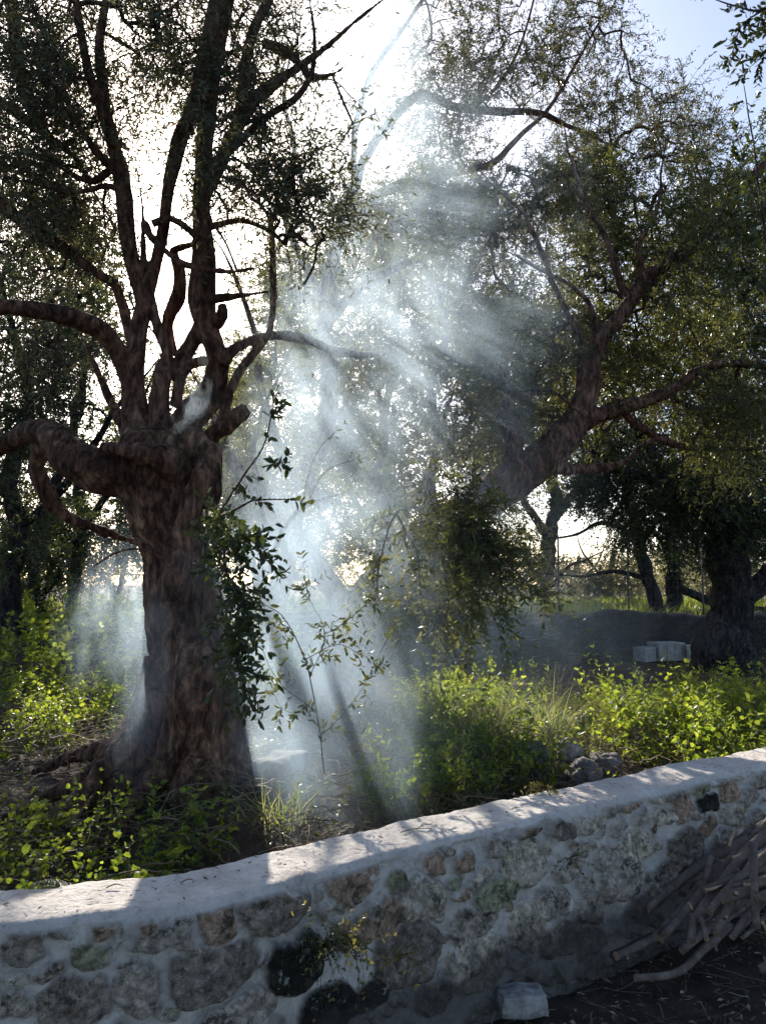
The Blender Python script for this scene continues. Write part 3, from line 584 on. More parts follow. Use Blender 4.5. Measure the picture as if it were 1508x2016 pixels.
# two slim trunks beyond the back wall ---------------------------------
sk5 = [[(1308,1250,15),(1292,1200,15),(1277,1150,14),(1265,1090,13),(1250,1040,12),(1240,980,11),(1215,920,9),(1190,860,7)],[(1262,1080,8),(1225,1040,6),(1180,1030,4),(1140,1050,3)],[(1275,1140,5),(1210,1125,4),(1150,1135,3)]]
make_tree('slim_tree', 'slim dark tree leaning left beyond the back wall', 'tree', P(1306,1235,16), sk5, 16, .03, .01, M['bark_dark'],
          [(1200,900,100,80,16,1.5,150),(1150,1000,60,50,16,1,60),(1230,1050,60,50,16,1,70)], M['dark'], 11, .5, .07, .03, keep=.85, sides=3, seed=5, rem=False)
sk6 = [[(1330,1255,15),(1330,1200,14),(1326,1150,14),(1322,1090,13),(1325,1030,12),(1345,960,10),(1350,880,8)],[(1310,1240,9),(1318,1190,9),(1326,1150,9)],[(1326,1150,8),(1370,1172,9),(1420,1192,9),(1470,1200,8)]]
make_tree('slim_tree', 'upright slim dark tree with a low forked foot beyond the back wall', 'tree', P(1330,1240,17), sk6, 17, .03, .01, M['bark_dark'],
          [(1330,1060,80,60,17,1.5,150),(1380,1000,100,90,17,1.5,170),(1390,1120,70,30,17,1,60)], M['dark'], 11, .5, .07, .03, keep=.85, sides=3, seed=6, rem=False)
# dim trees at the left --------------------------------------------------
L1 = [(30,1250,24),(22,1150,20),(40,1040,18),(20,940,16),(60,820,14),(40,700,12)]
make_tree('oak_tree', 'shaded dense tree at the left edge with thin dark trunk', 'tree', P(30,1250,10), [L1, [(40,1040,10),(110,980,9),(170,900,8),(220,820,6)]], 10, .03, .01, M['bark_dark'],
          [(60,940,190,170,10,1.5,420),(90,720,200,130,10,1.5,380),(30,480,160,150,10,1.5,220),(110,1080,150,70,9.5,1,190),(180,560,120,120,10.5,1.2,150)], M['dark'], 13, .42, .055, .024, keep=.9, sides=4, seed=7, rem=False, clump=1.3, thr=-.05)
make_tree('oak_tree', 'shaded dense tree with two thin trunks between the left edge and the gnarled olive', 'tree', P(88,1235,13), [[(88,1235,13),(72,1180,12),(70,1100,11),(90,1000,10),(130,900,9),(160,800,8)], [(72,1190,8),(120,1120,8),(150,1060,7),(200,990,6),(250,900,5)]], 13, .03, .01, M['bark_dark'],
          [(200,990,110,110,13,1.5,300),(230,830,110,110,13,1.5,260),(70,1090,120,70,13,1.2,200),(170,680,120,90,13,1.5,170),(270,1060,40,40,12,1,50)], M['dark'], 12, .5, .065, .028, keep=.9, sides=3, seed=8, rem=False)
make_tree('young_olive', 'small pale tree seen through the gap left of the gnarled trunk', 'tree', P(228,1230,18), [[(228,1230,7),(232,1180,6),(240,1140,5),(250,1100,4)], [(232,1180,5),(215,1150,4),(200,1130,3)]], 18, .03, .01, M['bark2'],
          [(235,1130,60,36,18,1.2,90),(190,1150,40,36,18,1,50),(260,1185,34,30,18,1,34)], M['olive_far'], 10, .5, .06, .02, keep=.8, sides=3, seed=9, rem=False)
# trees that close the view between the trunks --------------------------------
for k, (px, py, d, tw_, bl, lab, lm) in enumerate([
    (500, 1300, 15, 16, [(500,1010,120,100,15,1.8,300),(440,860,110,120,15,1.8,240),(620,1030,100,100,15,1.6,220)], 'bushy tree in the smoke right behind the gnarled trunk', 'mid'),
    (860, 1240, 18, 14, [(820,1010,150,120,18,2,330),(960,900,140,120,18,2,300),(880,1150,90,60,18,1.5,130)], 'green tree in the middle distance behind the leaning olive', 'mid'),
    (1080, 1225, 24, 7, [(1060,1130,75,50,24,2,140),(980,1040,90,70,24,2,140)], 'pale olive tree beyond the back wall, below the gap of sky', 'olive_far'),
    (1200, 1215, 27, 7, [(1200,1130,80,40,27,2,170),(1160,1160,50,30,26,1.5,80)], 'pale rounded olive tree beyond the back wall left of the slim trunks', 'olive_far'),
    (1400, 1205, 28, 7, [(1400,1120,110,60,28,2,220),(1480,1100,90,70,27,2,150)], 'pale olive tree beyond the back wall at the right edge', 'olive_far'),
    (1130, 1225, 34, 5, [(1125,1150,60,24,34,2,100)], 'small far olive tree under the gap of sky', 'olive_far'),
    (1330, 1210, 38, 5, [(1320,1145,90,34,38,2,170)], 'far olive tree seen between the slim trunks', 'olive_far'),
    (330, 1240, 22, 9, [(340,960,160,140,22,2.5,260),(350,800,120,110,22,2.5,160)], 'distant tree filling the space behind the forks of the gnarled olive', 'mid')]):
    s_ = [[(px, py, tw_), (px - 6, py - 60, tw_ * .85), (px + 10, py - 130, tw_ * .7), (px - 4, py - 200 if d < 20 else py - 90, tw_ * .5)], [(px + 4, py - 70, tw_ * .6), (px + 40, py - 110, tw_ * .5)], [(px - 4, py - 60, tw_ * .6), (px - 36, py - 105, tw_ * .4)]]
    make_tree('green_tree' if lm == 'mid' else 'pale_olive', lab, 'tree', P(px, py, d), s_, d, .03, .01, M['bark2'], bl, M[lm], 10, .035 * d, .0042 * d + .01, .0016 * d + .004, keep=.85, sides=3, seed=20 + k, rem=False, twr=.003, clump=.8)

# crowns that close the grove behind: left, middle and right
for k, (px, py, d, bl, lab, lm) in enumerate([
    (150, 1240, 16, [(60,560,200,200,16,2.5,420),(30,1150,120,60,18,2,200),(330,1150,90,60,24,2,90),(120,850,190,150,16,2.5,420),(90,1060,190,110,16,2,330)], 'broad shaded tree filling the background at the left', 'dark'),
    (520, 1240, 30, [(560,600,110,140,30,3,420),(500,760,120,110,30,3,330),(460,920,100,110,30,3,260),(620,840,120,110,30,3,300),(470,1060,80,70,30,3,160),(650,700,130,180,29,3,420),(630,900,120,120,29,3,300),(740,540,130,150,29,3,300),(560,1020,100,70,29,3,160),(610,1090,110,70,30,3,190)], 'golden green tree behind the right forks of the gnarled olive', 'mid'),
    (760, 1235, 34, [(700,600,150,200,34,3,480),(860,660,150,200,34,3,460),(740,900,150,140,34,3,360),(930,840,130,140,34,3,300),(780,430,150,90,34,3,200),(850,1080,140,70,34,3,240),(1010,1090,80,50,34,2,120)], 'wide green tree behind the smoke in the centre', 'mid'),
    (1080, 1215, 28, [(1020,520,170,190,28,2.5,460),(1060,760,150,130,28,2.5,360),(1250,530,170,170,28,2.5,430),(1180,760,130,120,28,2.5,300),(1010,950,90,70,28,2,120)], 'tall green tree behind the upper boughs of the leaning olive', 'mid'),
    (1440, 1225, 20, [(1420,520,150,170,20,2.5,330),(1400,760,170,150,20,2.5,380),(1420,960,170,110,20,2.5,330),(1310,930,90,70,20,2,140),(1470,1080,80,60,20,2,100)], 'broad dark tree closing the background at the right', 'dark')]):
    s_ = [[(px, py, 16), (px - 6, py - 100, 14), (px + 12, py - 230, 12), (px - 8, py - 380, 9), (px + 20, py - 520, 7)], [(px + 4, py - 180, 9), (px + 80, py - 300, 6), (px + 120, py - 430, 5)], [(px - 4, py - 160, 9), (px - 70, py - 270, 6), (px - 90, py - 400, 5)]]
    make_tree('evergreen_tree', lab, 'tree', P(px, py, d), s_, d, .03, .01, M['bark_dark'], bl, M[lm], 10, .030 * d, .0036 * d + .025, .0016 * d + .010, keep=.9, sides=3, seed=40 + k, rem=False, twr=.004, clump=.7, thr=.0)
# unseen tree added behind the photographer; its crown dims sky light on the near wall
make_tree('evergreen_tree', 'unseen evergreen tree added behind the camera to dim the sky light on the near wall', 'tree', (1.4, -2.6, 0), [], 5, .03, .01, M['bark_dark'], [], M['dark'], 10, .5, .07, .03, keep=.9, sides=4, seed=60, rem=False,
    extra_skel=[(np.array([(1.4,-2.6,-.1),(1.3,-2.5,1.4),(1.0,-2.2,2.6),(.8,-1.4,3.8),(.6,-.4,4.6)]), np.array([.22,.18,.15,.11,.05])), (np.array([(1.0,-2.2,2.6),(-.4,-2.0,3.5),(-1.6,-1.4,4.3)]), np.array([.1,.08,.04]))],
    world_blobs=[((.4,-.9,4.9),(3.6,2.0,1.2),260),((-1.5,-2.2,4.2),(2.4,2,1.2),200),((2.6,-2.2,4),(2,2,1.4),200)])
# ------------------------------------------------------------------ leafy branches near the camera
def near_branch(name, label, cat, base, stems, sprs, lm, ll, lw, wood='twig', group=None):
    """stems: pixel polylines [(px,py,r_m,depth)], sprs: per stem (count, twig length, leaf pairs)"""
    root = empty(name, base, label, cat, group); br = MB(); lf = MB()
    for st, (cnt, L, n) in zip(stems, sprs):
        pts = np.array([P(q[0], q[1], q[3]) for q in st]); rad = np.array([q[2] for q in st]); q, r = resample(pts, rad, K=24)
        q = q + np.stack([fbm(q * 6, 2, 3), fbm(q * 6, 2, 4), fbm(q * 6, 2, 5)], -1) * .012
        tubes(br, q[None], r[None], 6)
        T = unit(np.gradient(q, axis=0)); k = np.sort(rng.uniform(2, 23, cnt)).astype(int)
        A = q[k]; D = T[k] * .7 + unit(rng.normal(size=A.shape)) * .8 + np.array([0, 0, -.15])
        A = np.vstack([A, q[-1:]]); D = np.vstack([D, T[-1:]])
        kp = open_gap(A) | (A[:, 1] < 4.2) | (rng.random(len(A)) < .5); A = A[kp]; D = D[kp]
        if len(A): sprays(lf, br, A, D, n, L, ll, lw, .15, 'wide', .0012, .9, 4, whorl=True)
    br.build('stem', M[wood], root); lf.build('leaves', M[lm], root); return root
near_branch('leafy_branch', 'dark glossy leafed branch hanging beside the gnarled trunk, close to the camera', 'branch', P(425,1010,3.6),
    [[(418,1060,.008,4.2),(432,1020,.006,3.2),(460,1010,.005,2.7),(500,985,.003,2.6),(560,985,.002,2.5)],
     [(432,1020,.006,3.2),(440,1080,.005,2.7),(450,1140,.004,2.6),(470,1200,.003,2.5),(465,1260,.002,2.45)],
     [(440,1070,.005,2.8),(490,1060,.004,2.6),(515,1090,.003,2.5),(525,1100,.002,2.5)],
     [(445,1130,.004,2.6),(480,1180,.003,2.5),(470,1260,.003,2.45),(475,1330,.002,2.4),(490,1375,.0015,2.35)],
     [(430,1160,.004,3.0),(455,1240,.003,2.8),(450,1300,.002,2.7)],
     [(418,1060,.005,4.0),(440,1130,.004,3.6),(470,1180,.003,3.4),(520,1150,.002,3.3)],
     [(425,1030,.005,3.0),(470,950,.0035,2.6),(515,880,.003,2.5),(532,830,.0022,2.45),(538,785,.0012,2.4)],
     [(515,915,.003,2.5),(545,905,.002,2.45),(560,895,.001,2.4)]],
    [(18,.12,5),(44,.12,5),(30,.10,5),(40,.10,5),(22,.12,5),(18,.12,5),(9,.035,3),(4,.03,3)], 'dark', .036, .016)
near_branch('sapling', 'thin sapling with whorled light green leaves standing in the smoke right of the gnarled trunk', 'shrub', P(640,1500,4.0),
    [[(640,1520,.0030,4.0),(620,1400,.0030,4.0),(600,1300,.0030,3.9),(560,1220,.0022,3.8),(520,1190,.0016,3.7)],
     [(610,1330,.0022,3.9),(640,1250,.0016,3.9),(610,1180,.0012,3.9),(600,1130,.0012,3.9)],
     [(600,1300,.0022,3.9),(660,1270,.0016,3.8),(710,1290,.0012,3.7)],[(640,1250,.0016,3.9),(690,1220,.0016,3.8),(740,1170,.0012,3.7)],
     [(620,1400,.0022,4.0),(560,1350,.0016,3.9),(520,1290,.0012,3.9),(510,1230,.0012,3.8)],
     [(620,1400,.0016,4.0),(560,1400,.0012,4.0),(530,1340,.0012,4)],[(630,1450,.0022,4),(700,1380,.0016,4),(740,1300,.0012,3.9),(760,1260,.0012,3.8)]],
    [(10,.12,4),(9,.10,4),(9,.10,4),(9,.10,4),(10,.10,4),(5,.08,4),(9,.1,4)], 'mid', .042, .016)
near_branch('hanging_bough', 'drooping leafy bough hanging over the weed bank below the leaning olive', 'branch', P(760,1000,5.6),
    [[(880,1030,.02,7.1),(830,1000,.014,6.4),(780,1010,.010,5.6),(750,1090,.007,5.0),(740,1180,.004,4.6)],
     [(830,1000,.012,6.4),(880,1050,.009,5.6),(900,1130,.006,4.9),(880,1200,.004,4.6),(870,1250,.002,4.5)],
     [(880,1060,.008,5.4),(930,1130,.006,4.9),(960,1190,.004,4.6),(990,1260,.002,4.5)],
     [(780,1010,.009,5.6),(820,1090,.006,5.0),(830,1180,.004,4.8),(850,1240,.002,4.6)],
     [(750,1090,.006,5.0),(720,1140,.004,4.6),(700,1190,.002,4.4)],
     [(900,1100,.006,5.1),(930,1200,.003,4.7),(920,1270,.002,4.5)],[(780,1010,.006,5.6),(730,1030,.004,5.3),(710,1080,.003,5.1)],
     [(900,1060,.006,5.6),(980,1090,.004,5.2),(1040,1150,.003,5.0),(1080,1180,.002,4.9)]],
    [(34,.22,6),(46,.2,6),(30,.2,6),(36,.2,6),(14,.18,6),(22,.18,6),(14,.2,6),(16,.2,6)], 'mid', .058, .018)
near_branch('leafy_branch', 'dark leafy branch reaching in at the top right corner against the sky', 'branch', P(1560,-60,3.6),
    [[(1620,-120,.012,3.6),(1560,-30,.008,3.6),(1500,20,.006,3.6),(1440,10,.004,3.6),(1395,-5,.002,3.6)],
     [(1560,-30,.008,3.6),(1530,60,.006,3.6),(1500,110,.003,3.6),(1480,130,.002,3.6)],[(1500,20,.005,3.6),(1460,50,.003,3.6),(1440,110,.002,3.6)],
     [(1600,-60,.007,3.7),(1540,20,.005,3.7),(1490,60,.003,3.7)]],
    [(22,.10,6),(24,.10,6),(10,.07,5),(20,.1,6)], 'dark', .038, .017)
near_branch('leafy_branch', 'upright dark leafy shoot rising along the right edge below the sky', 'branch', P(1530,700,3.9),
    [[(1560,820,.012,4.0),(1530,600,.008,3.9),(1500,420,.006,3.8),(1480,260,.004,3.8),(1462,170,.002,3.8)],
     [(1530,600,.006,3.9),(1470,520,.004,3.9),(1440,440,.003,3.9),(1425,400,.002,3.9)],[(1500,420,.005,3.8),(1520,330,.003,3.8),(1530,250,.002,3.8)],
     [(1545,700,.007,4),(1490,640,.005,4),(1450,560,.003,4),(1430,500,.002,4)],[(1550,760,.006,4),(1500,720,.004,4),(1460,660,.003,4)],[(1500,440,.004,3.8),(1465,330,.002,3.8),(1450,260,.0015,3.8)]],
    [(30,.10,6),(22,.10,6),(14,.08,5),(26,.12,6),(18,.12,6),(8,.06,5)], 'dark', .04, .018)
near_branch('bare_branch', 'pale bare broken branch slanting up through the smoke', 'branch', P(545,1070,4.9),
    [[(530,1130,.02,4.9),(548,1065,.018,4.9),(575,1020,.015,4.9),(602,995,.011,4.9),(670,972,.006,4.9)],[(602,995,.007,4.9),(640,930,.004,4.9),(700,905,.003,4.9)],[(590,1010,.006,4.9),(620,900,.004,5),(660,850,.003,5)]],
    [(0,.1,2),(2,.1,2),(2,.1,2)], 'mid', .04, .012)

# ------------------------------------------------------------------ undergrowth
def blades(mb, base, h, wd, lean=.3, K=4, matn=0):
    N = len(base); d = unit(np.array([0, 0, 1.0]) + rng.normal(0, lean, (N, 3)) * np.array([1, 1, .1])); h = h * rng.uniform(.5, 1.3, N)
    cur = rng.normal(0, .35, (N, 3)) * np.array([1, 1, 0]) - np.array([0, 0, .25]); t_ = np.linspace(0, 1, K)
    C = base[:, None] + h[:, None, None] * (d[:, None] * t_[None, :, None] + cur[:, None] * (t_ ** 2)[None, :, None])
    sd_ = unit(np.cross(d, rng.normal(size=(N, 3)))); W_ = wd * (1.02 - t_)[None, :, None] * sd_[:, None]
    V = np.stack([C - W_, C + W_], 2).reshape(N, K * 2, 3); f = np.array([[2 * k, 2 * k + 1, 2 * k + 3, 2 * k + 2] for k in range(K - 1)])
    mb.add(V, (f[None] + (np.arange(N) * K * 2)[:, None, None]).reshape(-1, 4), matn, False)
def scatter_leafy(mb, tw, pts, h, n, ll, lw, kind='wide', lean=.35, r=.0016):
    D = unit(np.array([0, 0, 1.0]) + rng.normal(0, lean, pts.shape))
    sprays(mb, tw, pts, D, n, h, ll, lw, .25, kind, r, .9, 3, whorl=True, wig=.3)
def ground_pts(n, x0, x1, y0, y1, f=None):
    out = []
    while len(out) < n:
        x = rng.uniform(x0, x1, n * 3); y = rng.uniform(y0, y1, n * 3); ok = np.ones(len(x), bool)
        if f is not None: ok &= f(x, y)
        q = np.stack([x, y, gz(x, y)], -1)[ok]; out.extend(q[:n - len(out)])
    return np.array(out)
def clump(x, y, s=1.2, t=.0, seed=3): return fbm(np.stack([x, y, 0 * x], -1) * s, 3, seed) > t
behind = lambda x, y: y > wally(x) + WTH + .18
# bright weed bank right of the middle
tw = MB(); lf = MB()
f1 = lambda x, y: behind(x, y) & (x > -.25 + .12 * (y - 3)) & ~((y < wally(x) + 1.25) & (x < 1.7))
p1 = ground_pts(1300, -.3, 4.6, 3.3, 8.2, lambda x, y: f1(x, y) & clump(x, y, 1.3, -.05)); n1 = rng.random(len(p1))
scatter_leafy(lf, tw, p1[n1 < .28], .44, 9, .046, .027); scatter_leafy(lf, tw, p1[(n1 >= .28) & (n1 < .7)], .30, 10, .026, .014); A_ = p1[n1 >= .7]
sprays(lf, tw, A_, unit(np.array([0, 0, 1.0]) + rng.normal(0, .4, A_.shape)), 14, .46, .05, .008, .2, 'thin', .0016, .95, 3, wig=.35)
p2 = ground_pts(420, 1.7, 4.8, 4.4, 7.0, lambda x, y: behind(x, y) & clump(x, y, 1.4, -.1, 12)); scatter_leafy(lf, tw, p2[:190], .52, 10, .052, .032); scatter_leafy(lf, tw, p2[190:], .40, 11, .03, .018)
q = ground_pts(5200, -.2, 4.6, 3.6, 7.6, lambda x, y: f1(x, y) & clump(x, y, 2.0, .0, 15)); blades(lf, q[:2300], .27, .0022, .45, 4)
o1 = tw.build('stems', M['weed']); lo = lf.build('weeds', M['weed']); tag(lo, 'bright green broad leafed weeds covering the bank behind the wall', kind='stuff'); o1.parent = lo
# low tangle on the shaded bank
tw = MB(); lf = MB()
p3 = ground_pts(1500, -4.2, 3.2, 2.4, 7.5, lambda x, y: behind(x, y) & clump(x, y, 1.6, -.05, 21)); n3 = len(p3) // 2; scatter_leafy(lf, tw, p3[:n3], .22, 7, .032, .022); scatter_leafy(lf, tw, p3[n3:], .14, 8, .018, .011)
s3 = tw.build('stems', M['dry']); lo = lf.build('undergrowth', M['mid']); s3.parent = lo; tag(lo, 'low dark undergrowth on the shaded bank', kind='stuff')
# dead leaves lying on the bank
lf = MB(); q = ground_pts(9000, -4.2, 3.4, 2.4, 7.5, lambda x, y: behind(x, y)); q[:, 2] += rng.uniform(.0, .05, len(q))
leaves(lf, q, rng.normal(size=q.shape) * np.array([1, 1, .35]), np.array([0, 0, 1.0]) + rng.normal(0, .6, q.shape), rng.uniform(.025, .06, len(q)), rng.uniform(.008, .022, len(q)), 'thin'); tag(lf.build('fallen_leaves', M['litter']), 'dead fallen leaves lying on the shaded bank', kind='stuff')
# sunlit leaves left of the trunk
tw = MB(); lf = MB()
p4 = ground_pts(420, -4.2, -1.9, 5.2, 8.0, lambda x, y: clump(x, y, 1.5, -.05, 8)); scatter_leafy(lf, tw, p4[:220], .30, 8, .05, .034); scatter_leafy(lf, tw, p4[220:], .24, 9, .028, .017)
p4 = ground_pts(230, -1.75, -.72, 2.75, 3.9, lambda x, y: behind(x, y)); scatter_leafy(lf, tw, p4[:110], .28, 7, .038, .026); scatter_leafy(lf, tw, p4[110:], .26, 8, .022, .014)
p4 = ground_pts(900, -9, -1, 8, 15); scatter_leafy(lf, tw, p4, .6, 9, .08, .05)
s4 = tw.build('stems', M['weed']); lo = lf.build('nettles', M['weed']); s4.parent = lo; tag(lo, 'light green leafy weeds at the left of the gnarled trunk', kind='stuff')
# dry dead twigs lying over the bank
tw = MB()
q = ground_pts(2600, -4, 3, 2.6, 7, lambda x, y: behind(x, y)); th = rng.uniform(0, 6.28, len(q)); ll_ = rng.uniform(.12, .5, len(q)); dv = np.stack([np.cos(th), np.sin(th), rng.normal(0, .22, len(q))], -1)
K = 6; tt_ = np.linspace(-.5, .5, K); C = q[:, None] + np.array([0, 0, .04]) + rng.random((len(q), 1, 1)) * np.array([0, 0, .12]) + dv[:, None] * (tt_[None, :, None] * ll_[:, None, None]) + rng.normal(0, .008, (len(q), K, 3)) - np.array([0, 0, .3]) * (tt_[None, :, None] ** 2) * ll_[:, None, None]
tubes(tw, C, np.full((len(q), K), .0022) * rng.uniform(.4, 2, (len(q), 1)), 3); tag(tw.build('dead_twigs', M['dry']), 'tangle of dry twigs lying on the shaded bank', kind='stuff')
# field grass beyond the back wall
gm = MB()
q = ground_pts(9000, 0, 16, 14.6, 30, lambda x, y: (y > bwy(x) + .8)); blades(gm, q, .28, .012, .35)
q = ground_pts(3000, -16, -1, 12, 26); blades(gm, q, .3, .012, .35)
tag(gm.build('field_grass', M['weed']), 'sunlit yellow green grass of the field beyond the back wall', kind='stuff')
# grass tufts on the bank
for k, (px, py, d, n_, h_, lab) in enumerate([(950,1420,5.6,260,.55,'arching half dry grass tuft in the middle of the weed bank'),(800,1430,5.4,120,.4,'small green grass tuft below the hanging bough'),
        (1080,1440,5.9,150,.5,'tall grass tuft with pale seed stalks right of the half dry one'),(560,1500,4.0,60,.35,'thin grass tuft in the smoke beside the gnarled roots'),(1200,1440,6.4,110,.5,'grass tuft standing before the block pile')]):
    b = P(px, py, d); b[2] = gz(b[0], b[1]); mb = MB(); q = b + rng.normal(0, .09, (n_, 3)) * np.array([1, 1, 0]); blades(mb, q, h_, .0035, .42, 6)
    if k in (0, 2): q = b + rng.normal(0, .07, (14, 3)) * np.array([1, 1, 0]); blades(mb, q, h_ * 1.9, .002, .2, 7)
    tag(mb.build('grass_tuft', M['grass'], loc=b), lab, 'grass')
# ferns
def fern(px, py, d, n_, L, label, h=0):
    b = P(px, py, d); b[2] = gz(b[0], b[1]) + h; mb = MB(); st = MB()
    az = rng.uniform(0, 6.28, n_); dv = unit(np.stack([np.cos(az), np.sin(az), rng.uniform(.7, 1.5, n_)], -1)); Ls = L * rng.uniform(.7, 1.1, n_); t_ = np.linspace(0, 1, 26)
    C = b + Ls[:, None, None] * (dv[:, None] * t_[None, :, None] - np.array([0, 0, .55]) * (t_ ** 2)[None, :, None]); tubes(st, C, .0022 * (1.1 - t_)[None] * np.ones((n_, 1)), 4)
    T = unit(np.gradient(C, axis=1)); S = unit(np.cross(T, np.array([0, 0, 1.0]))); Nn = np.cross(S, T)
    for sg in (1, -1):
        m_ = slice(3, 26); ln = Ls[:, None] * .24 * np.sin(np.linspace(.35, 1, 26)[None] ** .8 * 3.0)[:, m_]
        leaves(mb, C[:, m_], S[:, m_] * sg + T[:, m_] * .45, Nn[:, m_] + rng.normal(0, .15, (n_, 23, 3)), ln.ravel(), (ln * .26).ravel() + .004, 'thin')
    r = empty('fern', b, label, 'fern'); st.build('stalks', M['weed'], r); mb.build('fronds', M['weed'], r)
fern(185, 1650, 3.15, 15, .46, 'bright green fern in the sun behind the wall, lower left', .04); fern(95, 1690, 3.0, 11, .38, 'smaller dim fern left of the bright one', .02); fern(300, 1690, 3.1, 9, .34, 'small upright fern at the edge of the trunk shadow', .05)
# plants growing out of the wall
def wall_plant(px, py, d, label, lm, n_, spread, ll):
    b = P(px, py, d); r = empty('wall_plant', b, label, 'plant'); br = MB(); lf = MB()
    A = np.repeat(b[None], n_, 0); D = unit(rng.normal(size=(n_, 3)) * np.array([1, .5, .8]) + np.array([.1, -.5, .15])); sprays(lf, br, A, D, 7, spread, ll, ll * .6, .25, 'wide', .0012, .8, 4, whorl=True, wig=.4)
    br.build('stem', M['twig'], r); lf.build('leaves', M[lm], r)
wall_plant(690, 1850, 2.52, 'yellowing small leafed plant growing from the face of the stone wall', 'gold', 26, .15, .016)
wall_plant(640, 1860, 2.50, 'dark mossy small leafed plant in the wall beside the yellowing one', 'dark', 44, .10, .011)
wall_plant(795, 1880, 2.60, 'tiny yellow sprig growing low on the wall face', 'gold', 6, .06, .014)
wall_plant(1120, 1690, 3.30, 'thin grey green sprig on the wall face near the stick heap', 'mid', 8, .11, .012)
wall_plant(1072, 1548, 3.62, 'golden dry sprig standing behind the wall top', 'gold', 12, .10, .018)

# ------------------------------------------------------------------ back wall, rubble, blocks
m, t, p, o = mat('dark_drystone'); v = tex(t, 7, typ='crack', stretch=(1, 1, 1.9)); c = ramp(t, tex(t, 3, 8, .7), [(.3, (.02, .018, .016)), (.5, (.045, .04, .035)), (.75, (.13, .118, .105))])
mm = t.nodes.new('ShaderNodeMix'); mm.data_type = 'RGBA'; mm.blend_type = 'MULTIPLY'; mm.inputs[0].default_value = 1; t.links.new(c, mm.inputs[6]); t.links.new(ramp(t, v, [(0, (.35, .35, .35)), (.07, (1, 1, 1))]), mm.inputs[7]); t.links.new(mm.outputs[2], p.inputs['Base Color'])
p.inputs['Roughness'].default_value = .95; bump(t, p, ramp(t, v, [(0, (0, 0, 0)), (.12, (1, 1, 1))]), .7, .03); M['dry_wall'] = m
bp, _ = resample(np.c_[BW, np.zeros(len(BW))], np.ones(len(BW)), step=.05); u_ = np.arange(len(bp)) * .05
pr = [(0, -.1)] + [(0, z) for z in np.linspace(0, .78, 16)] + [(.04, .82), (.2, .84), (.42, .83), (.46, .78), (.46, .3)]
pr = np.array(pr); z0 = gz(bp[:, 0], bp[:, 1] - .45); hv = .86 + .1 * fbm(np.stack([u_ * 1.1, 0 * u_, 0 * u_], -1), 4, 70) + .13 * np.exp(-((bp[:, 0] - 4.0) / .6) ** 2)
V = np.stack([bp[:, 0][:, None] + 0 * pr[:, 0][None], bp[:, 1][:, None] + pr[:, 0][None] - .25, z0[:, None] + pr[:, 1][None] * hv[:, None]], -1)
V = V + fbm(V * 4.5, 3, 71)[..., None] * np.array([.02, -.06, .05])
idx = np.arange(V.shape[0] * V.shape[1]).reshape(V.shape[:2]); mb = MB(); mb.add(V, np.stack([idx[:-1, :-1], idx[1:, :-1], idx[1:, 1:], idx[:-1, 1:]], -1).reshape(-1, 4))
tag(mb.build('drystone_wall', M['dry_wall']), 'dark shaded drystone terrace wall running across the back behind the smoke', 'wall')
def rock(name, c, s, label, cat, mt_, group=None, box=.7, seed=0, rz=0, amp=.12):
    n = 22; mb = MB(); g = np.linspace(-1, 1, n)
    for ax in range(3):
        for sg in (1, -1):
            a, b_ = np.meshgrid(g, g); q = np.stack([sg * np.ones_like(a), a, b_], -1); q = np.roll(q, ax, -1)
            sp_ = unit(q); q = q * box + sp_ * (1 - box); q = q * (1 + amp * fbm(q * 1.3 + seed * 7, 3, seed)[..., None] + .03 * fbm(q * 7 + seed, 2, seed)[..., None]); q = q * np.array(s) / 2
            q = np.stack([q[..., 0] * math.cos(rz) - q[..., 1] * math.sin(rz), q[..., 0] * math.sin(rz) + q[..., 1] * math.cos(rz), q[..., 2]], -1)
            ii = np.arange(n * n).reshape(n, n); f = np.stack([ii[:-1, :-1], ii[:-1, 1:], ii[1:, 1:], ii[1:, :-1]], -1).reshape(-1, 4)
            mb.add(q + c, f[:, ::sg])
    o = mb.build(name, mt_, loc=c); import bmesh
    bm = bmesh.new(); bm.from_mesh(o.data); bmesh.ops.remove_doubles(bm, verts=bm.verts, dist=1e-4); bmesh.ops.recalc_face_normals(bm, faces=bm.faces); bm.to_mesh(o.data); bm.free()
    return tag(o, label, cat, group)
m, t, p, o = mat('pale_stone'); t.links.new(ramp(t, tex(t, 12, 8, .7), [(.32, (.08, .07, .06)), (.48, (.24, .225, .21)), (.66, (.42, .40, .37))]), p.inputs['Base Color']); p.inputs['Roughness'].default_value = .9; bump(t, p, tex(t, 40, 7, .7), .6, .01); M['pale'] = m
m, t, p, o = mat('grey_stone'); t.links.new(ramp(t, tex(t, 9, 8, .7), [(.3, (.05, .045, .04)), (.55, (.15, .13, .12)), (.8, (.28, .25, .22))]), p.inputs['Base Color']); p.inputs['Roughness'].default_value = .9; bump(t, p, tex(t, 30, 7, .7), .8, .015); M['grey'] = m
c = G(1018, 1968, 0.0) + [0, -.10, .05]; rock('stone_block', c, (.185, .12, .075), 'pale squared stone block lying at the foot of the near wall', 'stone block', M['pale'], box=.8, seed=3, rz=.1, amp=.2)
